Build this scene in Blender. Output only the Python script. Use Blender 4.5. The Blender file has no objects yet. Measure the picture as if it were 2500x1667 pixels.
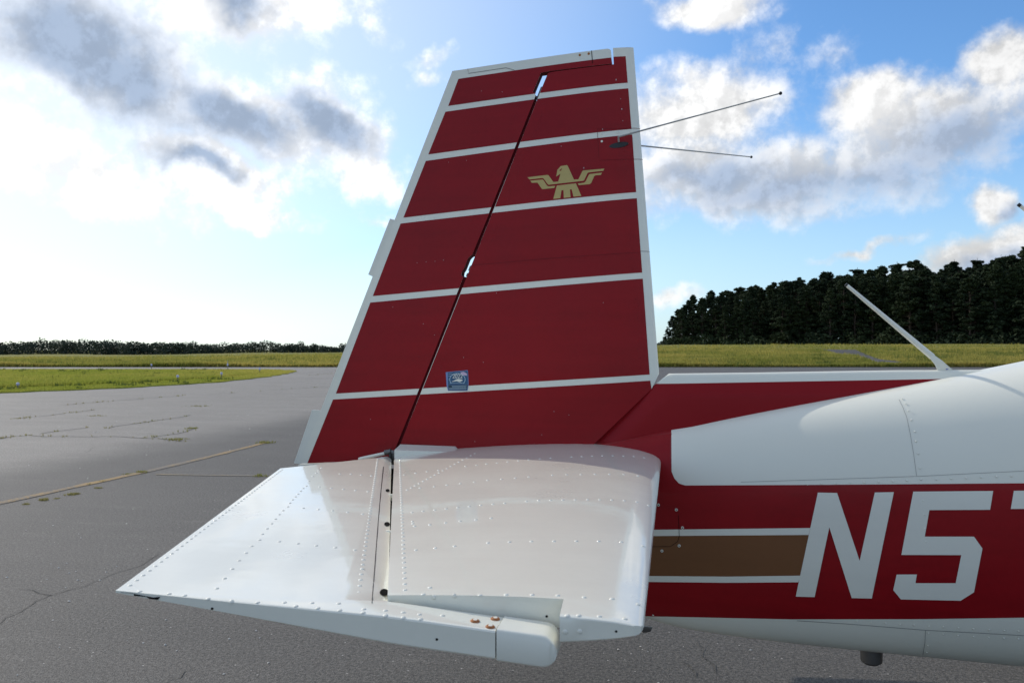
import bpy, bmesh, math, random
import numpy as np
from mathutils import Vector, Matrix
from mathutils.bvhtree import BVHTree

random.seed(7)
rng = np.random.default_rng(7)
R = math.radians
scene = bpy.context.scene
col = scene.collection

# ------------------------------------------------------------------ camera
YAW, FPX, CX, HORIZ = R(10.5), 2000.0, 1250.0, 850.0      # photograph: 2500 x 1667 px
CAM = Vector((0.0, -2.935, 1.48))
PITCH = math.atan((HORIZ - 833.5) / FPX)
cam_d = bpy.data.cameras.new("camera")
cam = bpy.data.objects.new("camera", cam_d)
col.objects.link(cam)
cam.location = CAM
cam.rotation_euler = (R(90) + PITCH, 0, YAW)
cam_d.sensor_width = 36.0
cam_d.lens = 36.0 * FPX / 2500.0
cam_d.clip_start, cam_d.clip_end = 0.05, 6000
cam_d.dof.use_dof = True
cam_d.dof.focus_distance = 2.7
cam_d.dof.aperture_fstop = 11
scene.camera = cam

# ------------------------------------------------------------------ light
SUN_EL, SUN_A = R(33), R(62)             # sun_a: turned from +Y towards -X
sun_dir = Vector((-math.sin(SUN_A) * math.cos(SUN_EL), math.cos(SUN_A) * math.cos(SUN_EL), math.sin(SUN_EL)))
sd = bpy.data.lights.new("sun", "SUN")
sd.energy, sd.angle, sd.color = 2.0, R(0.6), (1.0, 0.925, 0.83)
sun = bpy.data.objects.new("sun", sd)
col.objects.link(sun)
sun.rotation_euler = sun_dir.to_track_quat('Z', 'Y').to_euler()
sun.location = (-20, 10, 20)

scene.view_settings.view_transform = 'Standard'
scene.view_settings.look = 'None'
scene.view_settings.exposure = 0.44
scene.view_settings.gamma = 1.0
scene.render.engine = 'CYCLES'
scene.cycles.use_denoising = True
scene.cycles.max_bounces = 5
scene.cycles.diffuse_bounces = 3
scene.cycles.glossy_bounces = 3
scene.cycles.transparent_max_bounces = 6
scene.cycles.sample_clamp_indirect = 6.0

# camera measurement helpers: photograph pixel -> point in the place
_cy, _sy = math.cos(YAW), math.sin(YAW)
def ray(px, py):
    """world direction with unit horizontal depth"""
    lat, up = (px - CX) / FPX, (HORIZ - py) / FPX
    return Vector((lat * _cy - _sy, lat * _sy + _cy, up))
def at_y(px, py, y):
    d = ray(px, py); return CAM + d * ((y - CAM.y) / d.y)
def at_z(px, py, z=0.0):
    d = ray(px, py); return CAM + d * ((z - CAM.z) / d.z)
def at_depth(px, depth, z=0.0):
    d = ray(px, HORIZ); p = CAM + d * depth; p.z = z; return p

# ------------------------------------------------------------------ world: sky with clouds
world = bpy.data.worlds.new("World")
scene.world = world
world.use_nodes = True
class NT:
    def __init__(s, tree): s.t = tree; s.n = tree.nodes; s.l = tree.links
    def new(s, typ, **kw):
        n = s.n.new(typ)
        for k, v in kw.items(): setattr(n, k, v)
        return n
    def link(s, a, b): s.l.new(a, b)
    def setin(s, sock, v):
        if isinstance(v, bpy.types.NodeSocket): s.l.new(v, sock)
        else: sock.default_value = v
    def math(s, op, a, b=None, c=None, clamp=False):
        n = s.new('ShaderNodeMath', operation=op, use_clamp=clamp)
        for i, v in enumerate((a, b, c)):
            if v is not None: s.setin(n.inputs[i], v)
        return n.outputs[0]
    def vmath(s, op, a, b=None, out=0):
        n = s.new('ShaderNodeVectorMath', operation=op)
        s.setin(n.inputs[0], a)
        if b is not None: s.setin(n.inputs[1], b)
        return n.outputs[out]
    def maprange(s, v, a, b, c=0.0, d=1.0, smooth=True):
        n = s.new('ShaderNodeMapRange', interpolation_type='SMOOTHSTEP' if smooth else 'LINEAR')
        s.setin(n.inputs[0], v)
        for i, x in enumerate((a, b, c, d)): s.setin(n.inputs[1 + i], x)
        return n.outputs[0]
    def noise(s, vec, scale, detail=5, rough=0.55, dist=0.0, out='Fac'):
        n = s.new('ShaderNodeTexNoise')
        s.setin(n.inputs['Vector'], vec)
        n.inputs['Scale'].default_value = scale; n.inputs['Detail'].default_value = detail
        n.inputs['Roughness'].default_value = rough; n.inputs['Distortion'].default_value = dist
        return n.outputs[out]
    def mix(s, fac, a, b, blend='MIX'):
        n = s.new('ShaderNodeMix', data_type='RGBA', blend_type=blend)
        s.setin(n.inputs[0], fac); s.setin(n.inputs[6], a); s.setin(n.inputs[7], b)
        return n.outputs[2]
def rgb(r, g, b): return (r, g, b, 1.0)
def srgb(r, g, b):
    f = lambda c: (c / 255 / 12.92) if c / 255 <= 0.04045 else ((c / 255 + 0.055) / 1.055) ** 2.4
    return (f(r), f(g), f(b), 1.0)

SKY_STRENGTH = 0.13
w = NT(world.node_tree)
w.n.clear()
sky = w.new('ShaderNodeTexSky', sky_type='NISHITA')
sky.sun_disc = False
sky.sun_elevation = SUN_EL
sky.sun_rotation = -SUN_A
sky.altitude = 0; sky.air_density = 1.0; sky.dust_density = 0.6; sky.ozone_density = 4.0
tc = w.new('ShaderNodeTexCoord')
dirv = w.vmath('NORMALIZE', tc.outputs['Generated'])
sep = w.new('ShaderNodeSeparateXYZ'); w.link(dirv, sep.inputs[0])
az = w.math('MULTIPLY', w.math('ARCTAN2', sep.outputs[0], sep.outputs[1]), 180 / math.pi)
el = w.math('MULTIPLY', w.math('ARCSINE', sep.outputs[2]), 180 / math.pi)
comb = w.new('ShaderNodeCombineXYZ'); w.link(az, comb.inputs[0]); w.link(el, comb.inputs[1])
ae = comb.outputs[0]
# ragged edges: shift the cloud outlines by noise
wn = w.noise(dirv, 8.0, 5, 0.6, out='Color')
warp = w.vmath('MULTIPLY', w.vmath('SUBTRACT', wn, (0.5, 0.5, 0.5)), (7.0, 5.0, 0.0))
aew = w.vmath('ADD', ae, warp)

def px_dir(px, py):
    d = ray(px, py).normalized()
    return math.degrees(math.atan2(d.x, d.y)), math.degrees(math.asin(d.z))
def blob(vec, px, py, rx, ry, rot=0.0, gain=1.0):
    a, e = px_dir(px, py); a1, _ = px_dir(px + rx, py); _, e1 = px_dir(px, py - ry)
    m = w.new('ShaderNodeMapping', vector_type='TEXTURE')
    w.link(vec, m.inputs['Vector'])
    m.inputs['Location'].default_value = (a, e, 0)
    m.inputs['Rotation'].default_value = (0, 0, R(-rot))
    m.inputs['Scale'].default_value = (abs(a1 - a), abs(e1 - e), 1)
    ln = w.vmath('LENGTH', m.outputs[0], out=1)
    return w.math('MULTIPLY', w.math('SUBTRACT', 1.0, ln), gain)
def smax(vals, k=0.25):
    r = vals[0]
    for v in vals[1:]: r = w.math('SMOOTH_MAX', r, v, k)
    return r
CLOUDS = [ # px, py, rx, ry, rotation (clockwise), weight
    (250, 140, 450, 215, 24), (640, 300, 240, 130, 24), (830, 315, 180, 135, 30), (900, 420, 90, 65, 10),
    (590, 10, 245, 112, 0), (510, 400, 250, 80, 12), (585, 497, 200, 50, 6, 0.8), (200, 420, 290, 110, 14, 0.8),
    (889, 38, 62, 34, 30, 0.22), (1071, 143, 52, 20, -12, 0.32), (1071, 180, 44, 20, -20, 0.30), (580, 168, 34, 20, 0, 0.3), (790, 190, 110, 44, 15, 0.35), (945, 520, 56, 18, 5, 0.4),
    (1735, 8, 175, 70, 4), (1712, 290, 220, 140, -8), (1690, 425, 190, 115, 0), (1900, 448, 490, 125, -3), (2299, 320, 320, 135, -8),
    (2450, 150, 140, 95, -40), (2125, 262, 175, 95, -14), (2419, 505, 88, 70, 0), (2570, 490, 70, 50, 0),
    (2400, 640, 360, 66, -12), (2120, 608, 130, 17, -5, 0.6), (1930, 125, 40, 60, 15, 0.16), (2049, 140, 66, 34, -25, 0.14), (1632, 730, 70, 30, 0, 0.7), (1815, 190, 60, 110, 40, 0.35)]
DARK = [(250, 150, 450, 200, 24), (560, 270, 240, 95, 24), (1740, 440, 190, 66, 0), (815, 305, 140, 82, 30), (570, 5, 150, 70, 5), (480, 405, 140, 44, 14),
        (1960, 462, 470, 84, -3), (2360, 335, 290, 98, -6), (2470, 525, 60, 40, 0), (2440, 665, 260, 46, -12)]
cov = w.math('MULTIPLY', smax([blob(aew, *c) for c in CLOUDS], 0.22), 1.5)
drk = w.math('MULTIPLY', smax([blob(aew, *c) for c in DARK], 0.55), 1.15)
# beyond the frame the same kind of broken cumulus goes on
gen = w.noise(w.vmath('MULTIPLY', dirv, (1.0, 1.0, 2.2)), 3.1, 4, 0.55)
c_az = math.degrees(-YAW)
off_h = w.math('ABSOLUTE', w.math('SUBTRACT', az, c_az))
outside = w.math('MAXIMUM', w.maprange(off_h, 34, 44), w.maprange(el, 25, 33))
gen_c = w.math('MULTIPLY', w.math('SUBTRACT', gen, 0.43), 3.4)
cov = w.math('MAXIMUM', cov, w.math('ADD', gen_c, w.maprange(outside, 0, 1, -2.0, 0.0)))
drk = w.math('MAXIMUM', drk, w.math('ADD', w.math('SUBTRACT', gen_c, 0.22), w.maprange(outside, 0, 1, -2.0, 0.0)))
fb = w.noise(dirv, 17.0, 7, 0.62)
fbm = w.math('SUBTRACT', fb, 0.5)
dens = w.maprange(w.math('ADD', cov, w.math('MULTIPLY', fbm, 2.1)), -0.22, 0.86)
dens = w.math('MULTIPLY', dens, w.maprange(el, 0.3, 4.0))
wsep = w.new('ShaderNodeSeparateColor'); w.link(wn, wsep.inputs[0])
fb2 = w.math('ADD', w.math('SUBTRACT', wsep.outputs[2], 0.5), w.math('MULTIPLY', fbm, 0.75))
shade = w.maprange(w.math('ADD', drk, w.math('MULTIPLY', fb2, 1.25)), -0.25, 0.95)
up_s = (sun_dir - Vector((-_sy, _cy, 0)) * sun_dir.dot(Vector((-_sy, _cy, 0)))).normalized() * 0.014
fbs = w.noise(w.vmath('ADD', dirv, tuple(up_s)), 17.0, 5, 0.62)
relief = w.maprange(w.math('SUBTRACT', fb, fbs), -0.12, 0.12)
puff = w.math('MULTIPLY', w.maprange(fb, 0.34, 0.60, 0.80, 1.0), w.maprange(relief, 0.0, 1.0, 0.85, 1.05))
cosg = w.vmath('DOT_PRODUCT', dirv, tuple(sun_dir), out=1)
fwd = w.maprange(cosg, 0.2, 1.0, 0.70, 1.05)
lit = w.math('MULTIPLY', puff, fwd)
bright = w.mix(1.0, rgb(1.0, 0.995, 0.985), lit, 'MULTIPLY')
grey = w.mix(w.maprange(cosg, 0.3, 0.95), rgb(0.285, 0.355, 0.475), rgb(0.23, 0.305, 0.43))
grey = w.mix(1.0, grey, w.maprange(relief, 0.0, 1.0, 0.90, 1.12), 'MULTIPLY')
ccol = w.mix(w.math('MULTIPLY', shade, 0.93), bright, grey)
ccol = w.mix(1.0, ccol, rgb(1 / SKY_STRENGTH, 1 / SKY_STRENGTH, 1 / SKY_STRENGTH), 'MULTIPLY')
# thin summer haze whitens the clear sky towards the sun and low down
k_ = 1 / SKY_STRENGTH
veil = w.math('MAXIMUM', w.math('MULTIPLY', w.maprange(cosg, 0.42, 1.0), 0.72), w.maprange(el, 0.0, 18.0, 0.50, 0.0))
veil = w.math('MULTIPLY', veil, w.maprange(el, 0.0, 55.0, 1.0, 0.55))
hazec = w.mix(w.maprange(cosg, 0.0, 0.9), rgb(0.42 * k_, 0.58 * k_, 0.70 * k_), rgb(0.82 * k_, 0.835 * k_, 0.84 * k_))
tint = w.mix(1.0, sky.outputs[0], rgb(0.66, 0.88, 1.03), 'MULTIPLY')
clear = w.mix(veil, tint, hazec)
skyc = w.mix(w.math('MULTIPLY', dens, 0.97), clear, ccol)
bg = w.new('ShaderNodeBackground')
w.link(skyc, bg.inputs[0]); bg.inputs[1].default_value = SKY_STRENGTH
world.cycles.sampling_method = 'MANUAL'; world.cycles.sample_map_resolution = 512
wo = w.new('ShaderNodeOutputWorld')
w.link(bg.outputs[0], wo.inputs[0])

# ------------------------------------------------------------------ materials
def material(name):
    m = bpy.data.materials.new(name); m.use_nodes = True
    t = NT(m.node_tree)
    return m, t, m.node_tree.nodes['Principled BSDF']
def paint(name, base, rough=0.32, coat=0.6, wear=0.06, metallic=0.0, wave=0.0, spec=0.5):
    m, t, p = material(name)
    p.inputs['Specular IOR Level'].default_value = spec
    tcn = t.new('ShaderNodeTexCoord')
    n1 = t.noise(tcn.outputs['Object'], 3.0, 5, 0.6)
    n2 = t.noise(tcn.outputs['Object'], 60.0, 4, 0.6)
    f = t.math('ADD', t.math('MULTIPLY', t.math('SUBTRACT', n1, 0.5), wear * 2), t.math('MULTIPLY', t.math('SUBTRACT', n2, 0.5), wear))
    n3 = t.noise(t.vmath('MULTIPLY', tcn.outputs['Object'], (1.2, 26.0, 26.0)), 1.0, 4, 0.6)
    f = t.math('ADD', f, t.math('MULTIPLY', t.math('SUBTRACT', n3, 0.5), wear * 1.6))
    v = t.math('ADD', 1.0, f)
    c = t.mix(1.0, base, v, 'MULTIPLY')
    t.link(c, p.inputs['Base Color'])
    t.link(t.maprange(n1, 0.3, 0.7, rough * 0.85, rough * 1.2, False), p.inputs['Roughness'])
    p.inputs['Coat Weight'].default_value = coat
    p.inputs['Coat Roughness'].default_value = 0.06
    p.inputs['Metallic'].default_value = metallic
    if wave:
        b = t.new('ShaderNodeBump'); b.inputs['Strength'].default_value = wave; b.inputs['Distance'].default_value = 0.01
        t.link(t.noise(tcn.outputs['Object'], 7.0, 2, 0.5), b.inputs['Height'])
        t.link(b.outputs[0], p.inputs['Normal']); t.link(b.outputs[0], p.inputs['Coat Normal'])
    return m
M = {}
M['white'] = paint('white_aircraft_paint', rgb(0.79, 0.782, 0.675), 0.30, 0.7, 0.045, wave=0.09)
M['white_flat'] = paint('aged_white_paint', rgb(0.76, 0.755, 0.66), 0.42, 0.25, 0.04)
M['red'] = paint('oxide_red_paint', rgb(0.26, 0.0045, 0.0085), 0.36, 0.06, 0.22, spec=0.2, wave=0.10)
M['gold_brown'] = paint('bronze_paint', rgb(0.18, 0.075, 0.028), 0.45, 0.0, 0.1, spec=0.3)
M['gold'] = paint('gold_decal', rgb(0.50, 0.385, 0.13), 0.42, 0.1, 0.1)
M['dark'] = paint('dark_gap', rgb(0.008, 0.0075, 0.008), 0.8, 0.0, 0.05, spec=0.05)
M['redgap'] = paint('gap_shade_red', rgb(0.085, 0.005, 0.008), 0.7, 0.0, 0.05, spec=0.1)  # red darkened to paint the shade inside the gaps
M['seam_red'] = paint('faint_seam', rgb(0.15, 0.012, 0.016), 0.6, 0.0, 0.1, spec=0.1)
M['seam'] = paint('seam_dirt', rgb(0.22, 0.21, 0.20), 0.7, 0.0, 0.1)
M['steel'] = paint('bare_steel', rgb(0.34, 0.36, 0.36), 0.34, 0.2, 0.1, 0.2)
M['steel_dark'] = paint('dull_steel', rgb(0.17, 0.165, 0.16), 0.42, 0.0, 0.15, 0.9)
M['black'] = paint('black_plastic', rgb(0.014, 0.014, 0.015), 0.4, 0.0, 0.05)
M['rust'] = paint('rusted_screw', rgb(0.36, 0.13, 0.035), 0.75, 0.0, 0.3)
M['stick_blue'] = paint('sticker_blue', rgb(0.022, 0.085, 0.18), 0.4, 0.1, 0.2)
M['stick_dark'] = paint('sticker_dark', rgb(0.016, 0.05, 0.085), 0.4, 0.1, 0.2)
M['stick_light'] = paint('sticker_light', rgb(0.38, 0.52, 0.62), 0.4, 0.1, 0.1)
M['stick_rim'] = paint('sticker_rim', rgb(0.17, 0.25, 0.48), 0.4, 0.1, 0.1)
M['stick_pink'] = paint('sticker_pink', rgb(0.55, 0.42, 0.55), 0.4, 0.1, 0.1)
M['blue_mark'] = paint('blue_mark', rgb(0.03, 0.06, 0.45), 0.5, 0.0, 0.1)
M['glass'] = paint('tinted_window', rgb(0.02, 0.025, 0.03), 0.06, 0.5, 0.02)
M['rubber'] = paint('tyre_rubber', rgb(0.02, 0.02, 0.021), 0.8, 0.0, 0.2)
M['lens'] = paint('blue_lens', rgb(0.42, 0.42, 0.60), 0.2, 0.5, 0.05)

# ------------------------------------------------------------------ object helpers
def link(name, me, mat=None, parent=None, loc=None):
    if mat is not None and not me.materials: me.materials.append(mat)
    o = bpy.data.objects.new(name, me); col.objects.link(o)
    if parent is not None: o.parent = parent
    if loc is not None: o.location = loc
    return o
def tag(o, label=None, cat=None, group=None, kind=None):
    for k, v in (('label', label), ('category', cat), ('group', group), ('kind', kind)):
        if v: o[k] = v
    return o
def empty(name, loc=(0, 0, 0)):
    o = bpy.data.objects.new(name, None); col.objects.link(o); o.location = loc; o.empty_display_size = 0.2
    return o
def mesh_from(name, verts, faces, smooth=None):
    me = bpy.data.meshes.new(name); me.from_pydata([tuple(v) for v in verts], [], faces); me.update()
    if smooth is not None:
        me.polygons.foreach_set('use_smooth', [True] * len(me.polygons))
        me.set_sharp_from_angle(angle=R(smooth))
    return me
def bm_mesh(name, bm, smooth=35):
    me = bpy.data.meshes.new(name); bm.to_mesh(me); bm.free()
    if smooth is not None:
        me.polygons.foreach_set('use_smooth', [True] * len(me.polygons))
        me.set_sharp_from_angle(angle=R(smooth))
    return me
def grid_poly(poly, cuts):
    """flat polygon cut into a grid; cuts = [(point2d, normal2d)]"""
    bm = bmesh.new()
    vs = [bm.verts.new((p[0], p[1], 0)) for p in poly]
    f = bm.faces.new(vs)
    f.normal_update()
    bmesh.ops.triangulate(bm, faces=[f])
    for c, n in cuts:
        bmesh.ops.bisect_plane(bm, geom=bm.verts[:] + bm.edges[:] + bm.faces[:], dist=1e-6,
                               plane_co=(c[0], c[1], 0), plane_no=(n[0], n[1], 0))
    bmesh.ops.remove_doubles(bm, verts=bm.verts, dist=1e-6)
    bm.verts.index_update()
    return bm
def slab(name, poly, cuts, fpos, smooth=30):
    """solid with a curved skin on both sides of a flat outline; fpos(u, v, side)"""
    g = grid_poly(poly, cuts)
    g.verts.ensure_lookup_table()
    uv = [(v.co.x, v.co.y) for v in g.verts]; n = len(uv)
    verts = [fpos(u, v, 1) for u, v in uv] + [fpos(u, v, -1) for u, v in uv]
    faces = []
    for f in g.faces:
        ids = [v.index for v in f.verts]
        faces.append(ids); faces.append([i + n for i in reversed(ids)])
    for e in g.edges:
        if len(e.link_faces) == 1:
            a, b = e.verts[0].index, e.verts[1].index
            faces.append([a, b, b + n, a + n])
    g.free()
    bm = bmesh.new()
    bv = [bm.verts.new(v) for v in verts]
    for f in faces:
        try: bm.faces.new([bv[i] for i in f])
        except ValueError: pass
    bmesh.ops.remove_doubles(bm, verts=bm.verts, dist=2e-5)
    bmesh.ops.dissolve_degenerate(bm, edges=bm.edges, dist=1e-6)
    bmesh.ops.recalc_face_normals(bm, faces=bm.faces)
    return bm_mesh(name, bm, smooth)
def bvh_of(*meshes):
    V, F = [], []
    for me in meshes:
        o = len(V); V += [v.co.copy() for v in me.vertices]; F += [[i + o for i in p.vertices] for p in me.polygons]
    return BVHTree.FromPolygons(V, F)
def cast(bvh, px, py, guess_y=-0.04):
    d = ray(px, py).normalized()
    h = bvh.ray_cast(CAM, d)
    if h[0] is None: h = bvh.find_nearest(at_y(px, py, guess_y))
    p, n = h[0], h[1]
    if n.dot(d) > 0: n = -n
    return p, n
def decal(name, poly, bvh, off, mat, parent, step=30.0, guess_y=-0.04):
    step *= 0.5; off *= 1.3
    """thin painted area lying on a skin, outline measured in photograph pixels"""
    xs = [p[0] for p in poly]; ys = [p[1] for p in poly]
    cuts = []
    k = math.floor(min(xs) / step) * step
    while k < max(xs): cuts.append(((k, 0), (1, 0))); k += step
    k = math.floor(min(ys) / step) * step
    while k < max(ys): cuts.append(((0, k), (0, 1))); k += step
    g = grid_poly(poly, cuts)
    for v in g.verts:
        p, n = cast(bvh, v.co.x, v.co.y, guess_y)
        v.co = p + n * off
    bmesh.ops.recalc_face_normals(g, faces=g.faces)
    if g.faces:
        g.normal_update()
        s = sum(1 if f.normal.dot(CAM - f.calc_center_median()) > 0 else -1 for f in g.faces)
        if s < 0: bmesh.ops.reverse_faces(g, faces=g.faces)
    return link(name, bm_mesh(name, g, 60), mat, parent)
def stroke(pts, wd):
    """polyline in pixels -> outline polygon"""
    L, Rr = [], []
    for i, p in enumerate(pts):
        a = pts[max(i - 1, 0)]; b = pts[min(i + 1, len(pts) - 1)]
        d = Vector((b[0] - a[0], b[1] - a[1])); d.normalize()
        n = Vector((-d.y, d.x)) * (wd / 2)
        L.append((p[0] + n.x, p[1] + n.y)); Rr.append((p[0] - n.x, p[1] - n.y))
    return L + Rr[::-1]
def crop(pts, s, ox, oy): return [(ox + x / s, oy + y / s) for x, y in pts]
def tube(name, pts, rads, mat, parent, seg=10, caps=True):
    V, F = [], []
    for i, p in enumerate(pts):
        a = Vector(pts[max(i - 1, 0)]); b = Vector(pts[min(i + 1, len(pts) - 1)])
        q = (b - a).to_track_quat('Z', 'Y')
        for k in range(seg):
            t = 2 * math.pi * k / seg
            V.append(Vector(p) + q @ Vector((math.cos(t) * rads[i], math.sin(t) * rads[i], 0)))
    for i in range(len(pts) - 1):
        for k in range(seg):
            F.append([i * seg + k, i * seg + (k + 1) % seg, (i + 1) * seg + (k + 1) % seg, (i + 1) * seg + k])
    if caps:
        F.append(list(range(seg))[::-1]); F.append([(len(pts) - 1) * seg + k for k in range(seg)])
    return link(name, mesh_from(name, V, F, 40), mat, parent)
def ball(name, c, r, mat, parent, scale=(1, 1, 1)):
    bm = bmesh.new(); bmesh.ops.create_uvsphere(bm, u_segments=12, v_segments=8, radius=r)
    bmesh.ops.scale(bm, vec=scale, verts=bm.verts); bmesh.ops.translate(bm, vec=c, verts=bm.verts)
    return link(name, bm_mesh(name, bm, 60), mat, parent)
def prism(name, loop_a, loop_b, mat, parent, bevel=0.0):
    n = len(loop_a)
    F = [list(range(n)), [n + i for i in range(n)][::-1]] + [[i, (i + 1) % n, n + (i + 1) % n, n + i][::-1] for i in range(n)]
    bm = bmesh.new(); bv = [bm.verts.new(v) for v in list(loop_a) + list(loop_b)]
    for f in F: bm.faces.new([bv[i] for i in f])
    bmesh.ops.recalc_face_normals(bm, faces=bm.faces)
    if bevel: bmesh.ops.bevel(bm, geom=bm.edges[:], offset=bevel, segments=2, affect='EDGES', profile=0.6)
    return link(name, bm_mesh(name, bm, 40), mat, parent)
def naca(x):
    x = min(max(x, 0.0), 1.0)
    return 10 * (0.2969 * math.sqrt(x) - 0.126 * x - 0.3516 * x * x + 0.2843 * x ** 3 - 0.1036 * x ** 4)
def lerp(a, b, t): return a + (b - a) * t
def interp(tab, x):
    if x <= tab[0][0]: return tab[0][1:]
    for a, b in zip(tab, tab[1:]):
        if x <= b[0]:
            t = (x - a[0]) / (b[0] - a[0]); t = t * t * (3 - 2 * t) * 0.35 + t * 0.65
            return tuple(lerp(p, q, t) for p, q in zip(a[1:], b[1:]))
    return tab[-1][1:]

# ------------------------------------------------------------------ ground
EDGE_D = 64.0                                   # far edge of the paving, depth from the camera
def cam_ld(x, y):
    s = y - CAM.y
    return x * _cy + s * _sy, -x * _sy + s * _cy     # lateral, depth
def sstep(a, b, v):
    t = np.clip((v - a) / (b - a), 0, 1); return t * t * (3 - 2 * t)
def field_h(x, y):
    x = np.asarray(x, float); y = np.asarray(y, float)
    s = y - CAM.y
    lat, dep = x * _cy + s * _sy, -x * _sy + s * _cy
    pxx = CX + FPX * lat / np.maximum(dep, 1.0)
    top = np.interp(pxx, [-1500, 0, 450, 850, 1300, 1650, 2500, 4000], [-0.45, -0.45, -0.15, 0.45, 1.5, 1.85, 2.0, 2.4])
    h = top * sstep(EDGE_D, 185.0, dep) - 3.1 * sstep(200, 480, dep) * (1 - sstep(900, 1500, pxx))
    bank = 0.35 * sstep(EDGE_D + 0.5, EDGE_D + 7, dep) * sstep(1300, 1700, pxx)
    h = h + bank
    h = h + 0.10 * np.sin(x * 0.11 + 1.3) * np.sin(y * 0.07) * sstep(EDGE_D, EDGE_D + 20, dep)
    return h

def asphalt_material():
    m, t, p = material('weathered_asphalt')
    g = t.new('ShaderNodeNewGeometry').outputs['Position']
    big = t.noise(g, 0.22, 4, 0.6)
    mid = t.noise(t.vmath('MULTIPLY', g, (0.5, 1.6, 1.0)), 0.9, 5, 0.65)
    fine = t.noise(g, 58.0, 4, 0.78)
    grit = t.new('ShaderNodeTexVoronoi'); grit.inputs['Scale'].default_value = 150.0
    t.link(g, grit.inputs['Vector'])
    sp = t.new('ShaderNodeSeparateXYZ'); t.link(g, sp.inputs[0])
    # nearer bay darker past a soft line; farther base lightened to paint sheen
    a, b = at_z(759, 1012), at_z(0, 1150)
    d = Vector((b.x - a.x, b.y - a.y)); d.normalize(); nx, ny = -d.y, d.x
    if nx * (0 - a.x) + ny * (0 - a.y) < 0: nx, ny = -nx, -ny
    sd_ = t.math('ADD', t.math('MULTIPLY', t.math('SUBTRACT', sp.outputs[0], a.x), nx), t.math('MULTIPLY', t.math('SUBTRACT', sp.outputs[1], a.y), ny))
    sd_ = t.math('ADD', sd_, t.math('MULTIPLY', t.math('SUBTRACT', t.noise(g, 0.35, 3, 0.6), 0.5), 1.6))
    near_tone = t.maprange(sd_, -0.9, 1.1)
    base = t.mix(near_tone, rgb(0.275, 0.253, 0.222), rgb(0.122, 0.113, 0.100))
    v = t.math('ADD', 0.60, t.math('MULTIPLY', big, 0.34))
    v = t.math('ADD', v, t.math('MULTIPLY', mid, 0.46))
    scuff = t.maprange(t.noise(t.vmath('MULTIPLY', g, (0.8, 2.6, 1.0)), 1.7, 6, 0.72), 0.56, 0.74)
    v = t.math('ADD', v, t.math('MULTIPLY', scuff, 0.35))
    c = t.mix(1.0, base, v, 'MULTIPLY')
    gv = t.maprange(fine, 0.33, 0.67, 0.34, 1.66, False)
    c = t.mix(1.0, c, gv, 'MULTIPLY')
    gd = t.maprange(grit.outputs['Distance'], 0.0, 0.75, 1.22, 0.62, False)
    c = t.mix(1.0, c, gd, 'MULTIPLY')
    # pale stone chips
    vc = t.new('ShaderNodeTexVoronoi'); vc.inputs['Scale'].default_value = 38.0; t.link(g, vc.inputs['Vector'])
    sc_ = t.new('ShaderNodeSeparateColor'); t.link(vc.outputs['Color'], sc_.inputs[0])
    chip = t.math('MULTIPLY', t.maprange(vc.outputs['Distance'], 0.10, 0.22, 1.0, 0.0), t.math('GREATER_THAN', sc_.outputs[0], 0.965))
    c = t.mix(chip, c, rgb(0.42, 0.40, 0.37))
    t.link(c, p.inputs['Base Color'])
    p.inputs['Roughness'].default_value = 0.72
    p.inputs['Specular IOR Level'].default_value = 0.28
    bp = t.new('ShaderNodeBump'); bp.inputs['Strength'].default_value = 0.55; bp.inputs['Distance'].default_value = 0.006
    h = t.math('SUBTRACT', t.math('MULTIPLY', fine, 0.9), t.math('MULTIPLY', grit.outputs['Distance'], 0.7))
    t.link(h, bp.inputs['Height']); t.link(bp.outputs[0], p.inputs['Normal'])
    return m
def soil_material(name, c1, c2, c3):
    m, t, p = material(name)
    g = t.new('ShaderNodeNewGeometry').outputs['Position']
    n1 = t.noise(g, 0.06, 5, 0.6); n2 = t.noise(t.vmath('MULTIPLY', g, (1, 1.0, 1)), 0.7, 6, 0.7); n3 = t.noise(g, 9.0, 4, 0.7)
    c = t.mix(t.maprange(n1, 0.35, 0.65), c1, c2)
    c = t.mix(t.maprange(n2, 0.40, 0.72), c, c3)
    c = t.mix(1.0, c, t.maprange(n3, 0.2, 0.8, 0.65, 1.3, False), 'MULTIPLY')
    t.link(c, p.inputs['Base Color']); p.inputs['Roughness'].default_value = 0.95
    p.inputs['Specular IOR Level'].default_value = 0.1
    bp = t.new('ShaderNodeBump'); bp.inputs['Strength'].default_value = 0.9; bp.inputs['Distance'].default_value = 0.15
    t.link(n2, bp.inputs['Height']); t.link(bp.outputs[0], p.inputs['Normal'])
    return m
def leaf_material(name, c1, c2, transl=0.35, rough=0.6):
    m, t, p = material(name)
    g = t.new('ShaderNodeNewGeometry')
    n1 = t.noise(g.outputs['Position'], 0.055, 4, 0.6)
    rnd = g.outputs['Random Per Island']
    n2_ = t.noise(g.outputs['Position'], 0.7, 4, 0.65)
    f = t.math('ADD', t.math('ADD', t.math('MULTIPLY', t.maprange(n1, 0.41, 0.60), 0.55), t.math('MULTIPLY', t.maprange(n2_, 0.36, 0.64), 0.28)), t.math('MULTIPLY', rnd, 0.17))
    c = t.mix(f, c1, c2)
    t.link(c, p.inputs['Base Color']); p.inputs['Roughness'].default_value = rough
    p.inputs['Specular IOR Level'].default_value = 0.2
    tr = t.new('ShaderNodeBsdfTranslucent'); t.link(c, tr.inputs['Color'])
    mx = t.new('ShaderNodeMixShader'); mx.inputs[0].default_value = transl
    t.link(p.outputs[0], mx.inputs[1]); t.link(tr.outputs[0], mx.inputs[2])
    out = [n for n in t.n if n.type == 'OUTPUT_MATERIAL'][0]
    t.link(mx.outputs[0], out.inputs['Surface'])
    return m
M['asphalt'] = asphalt_material()
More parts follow.
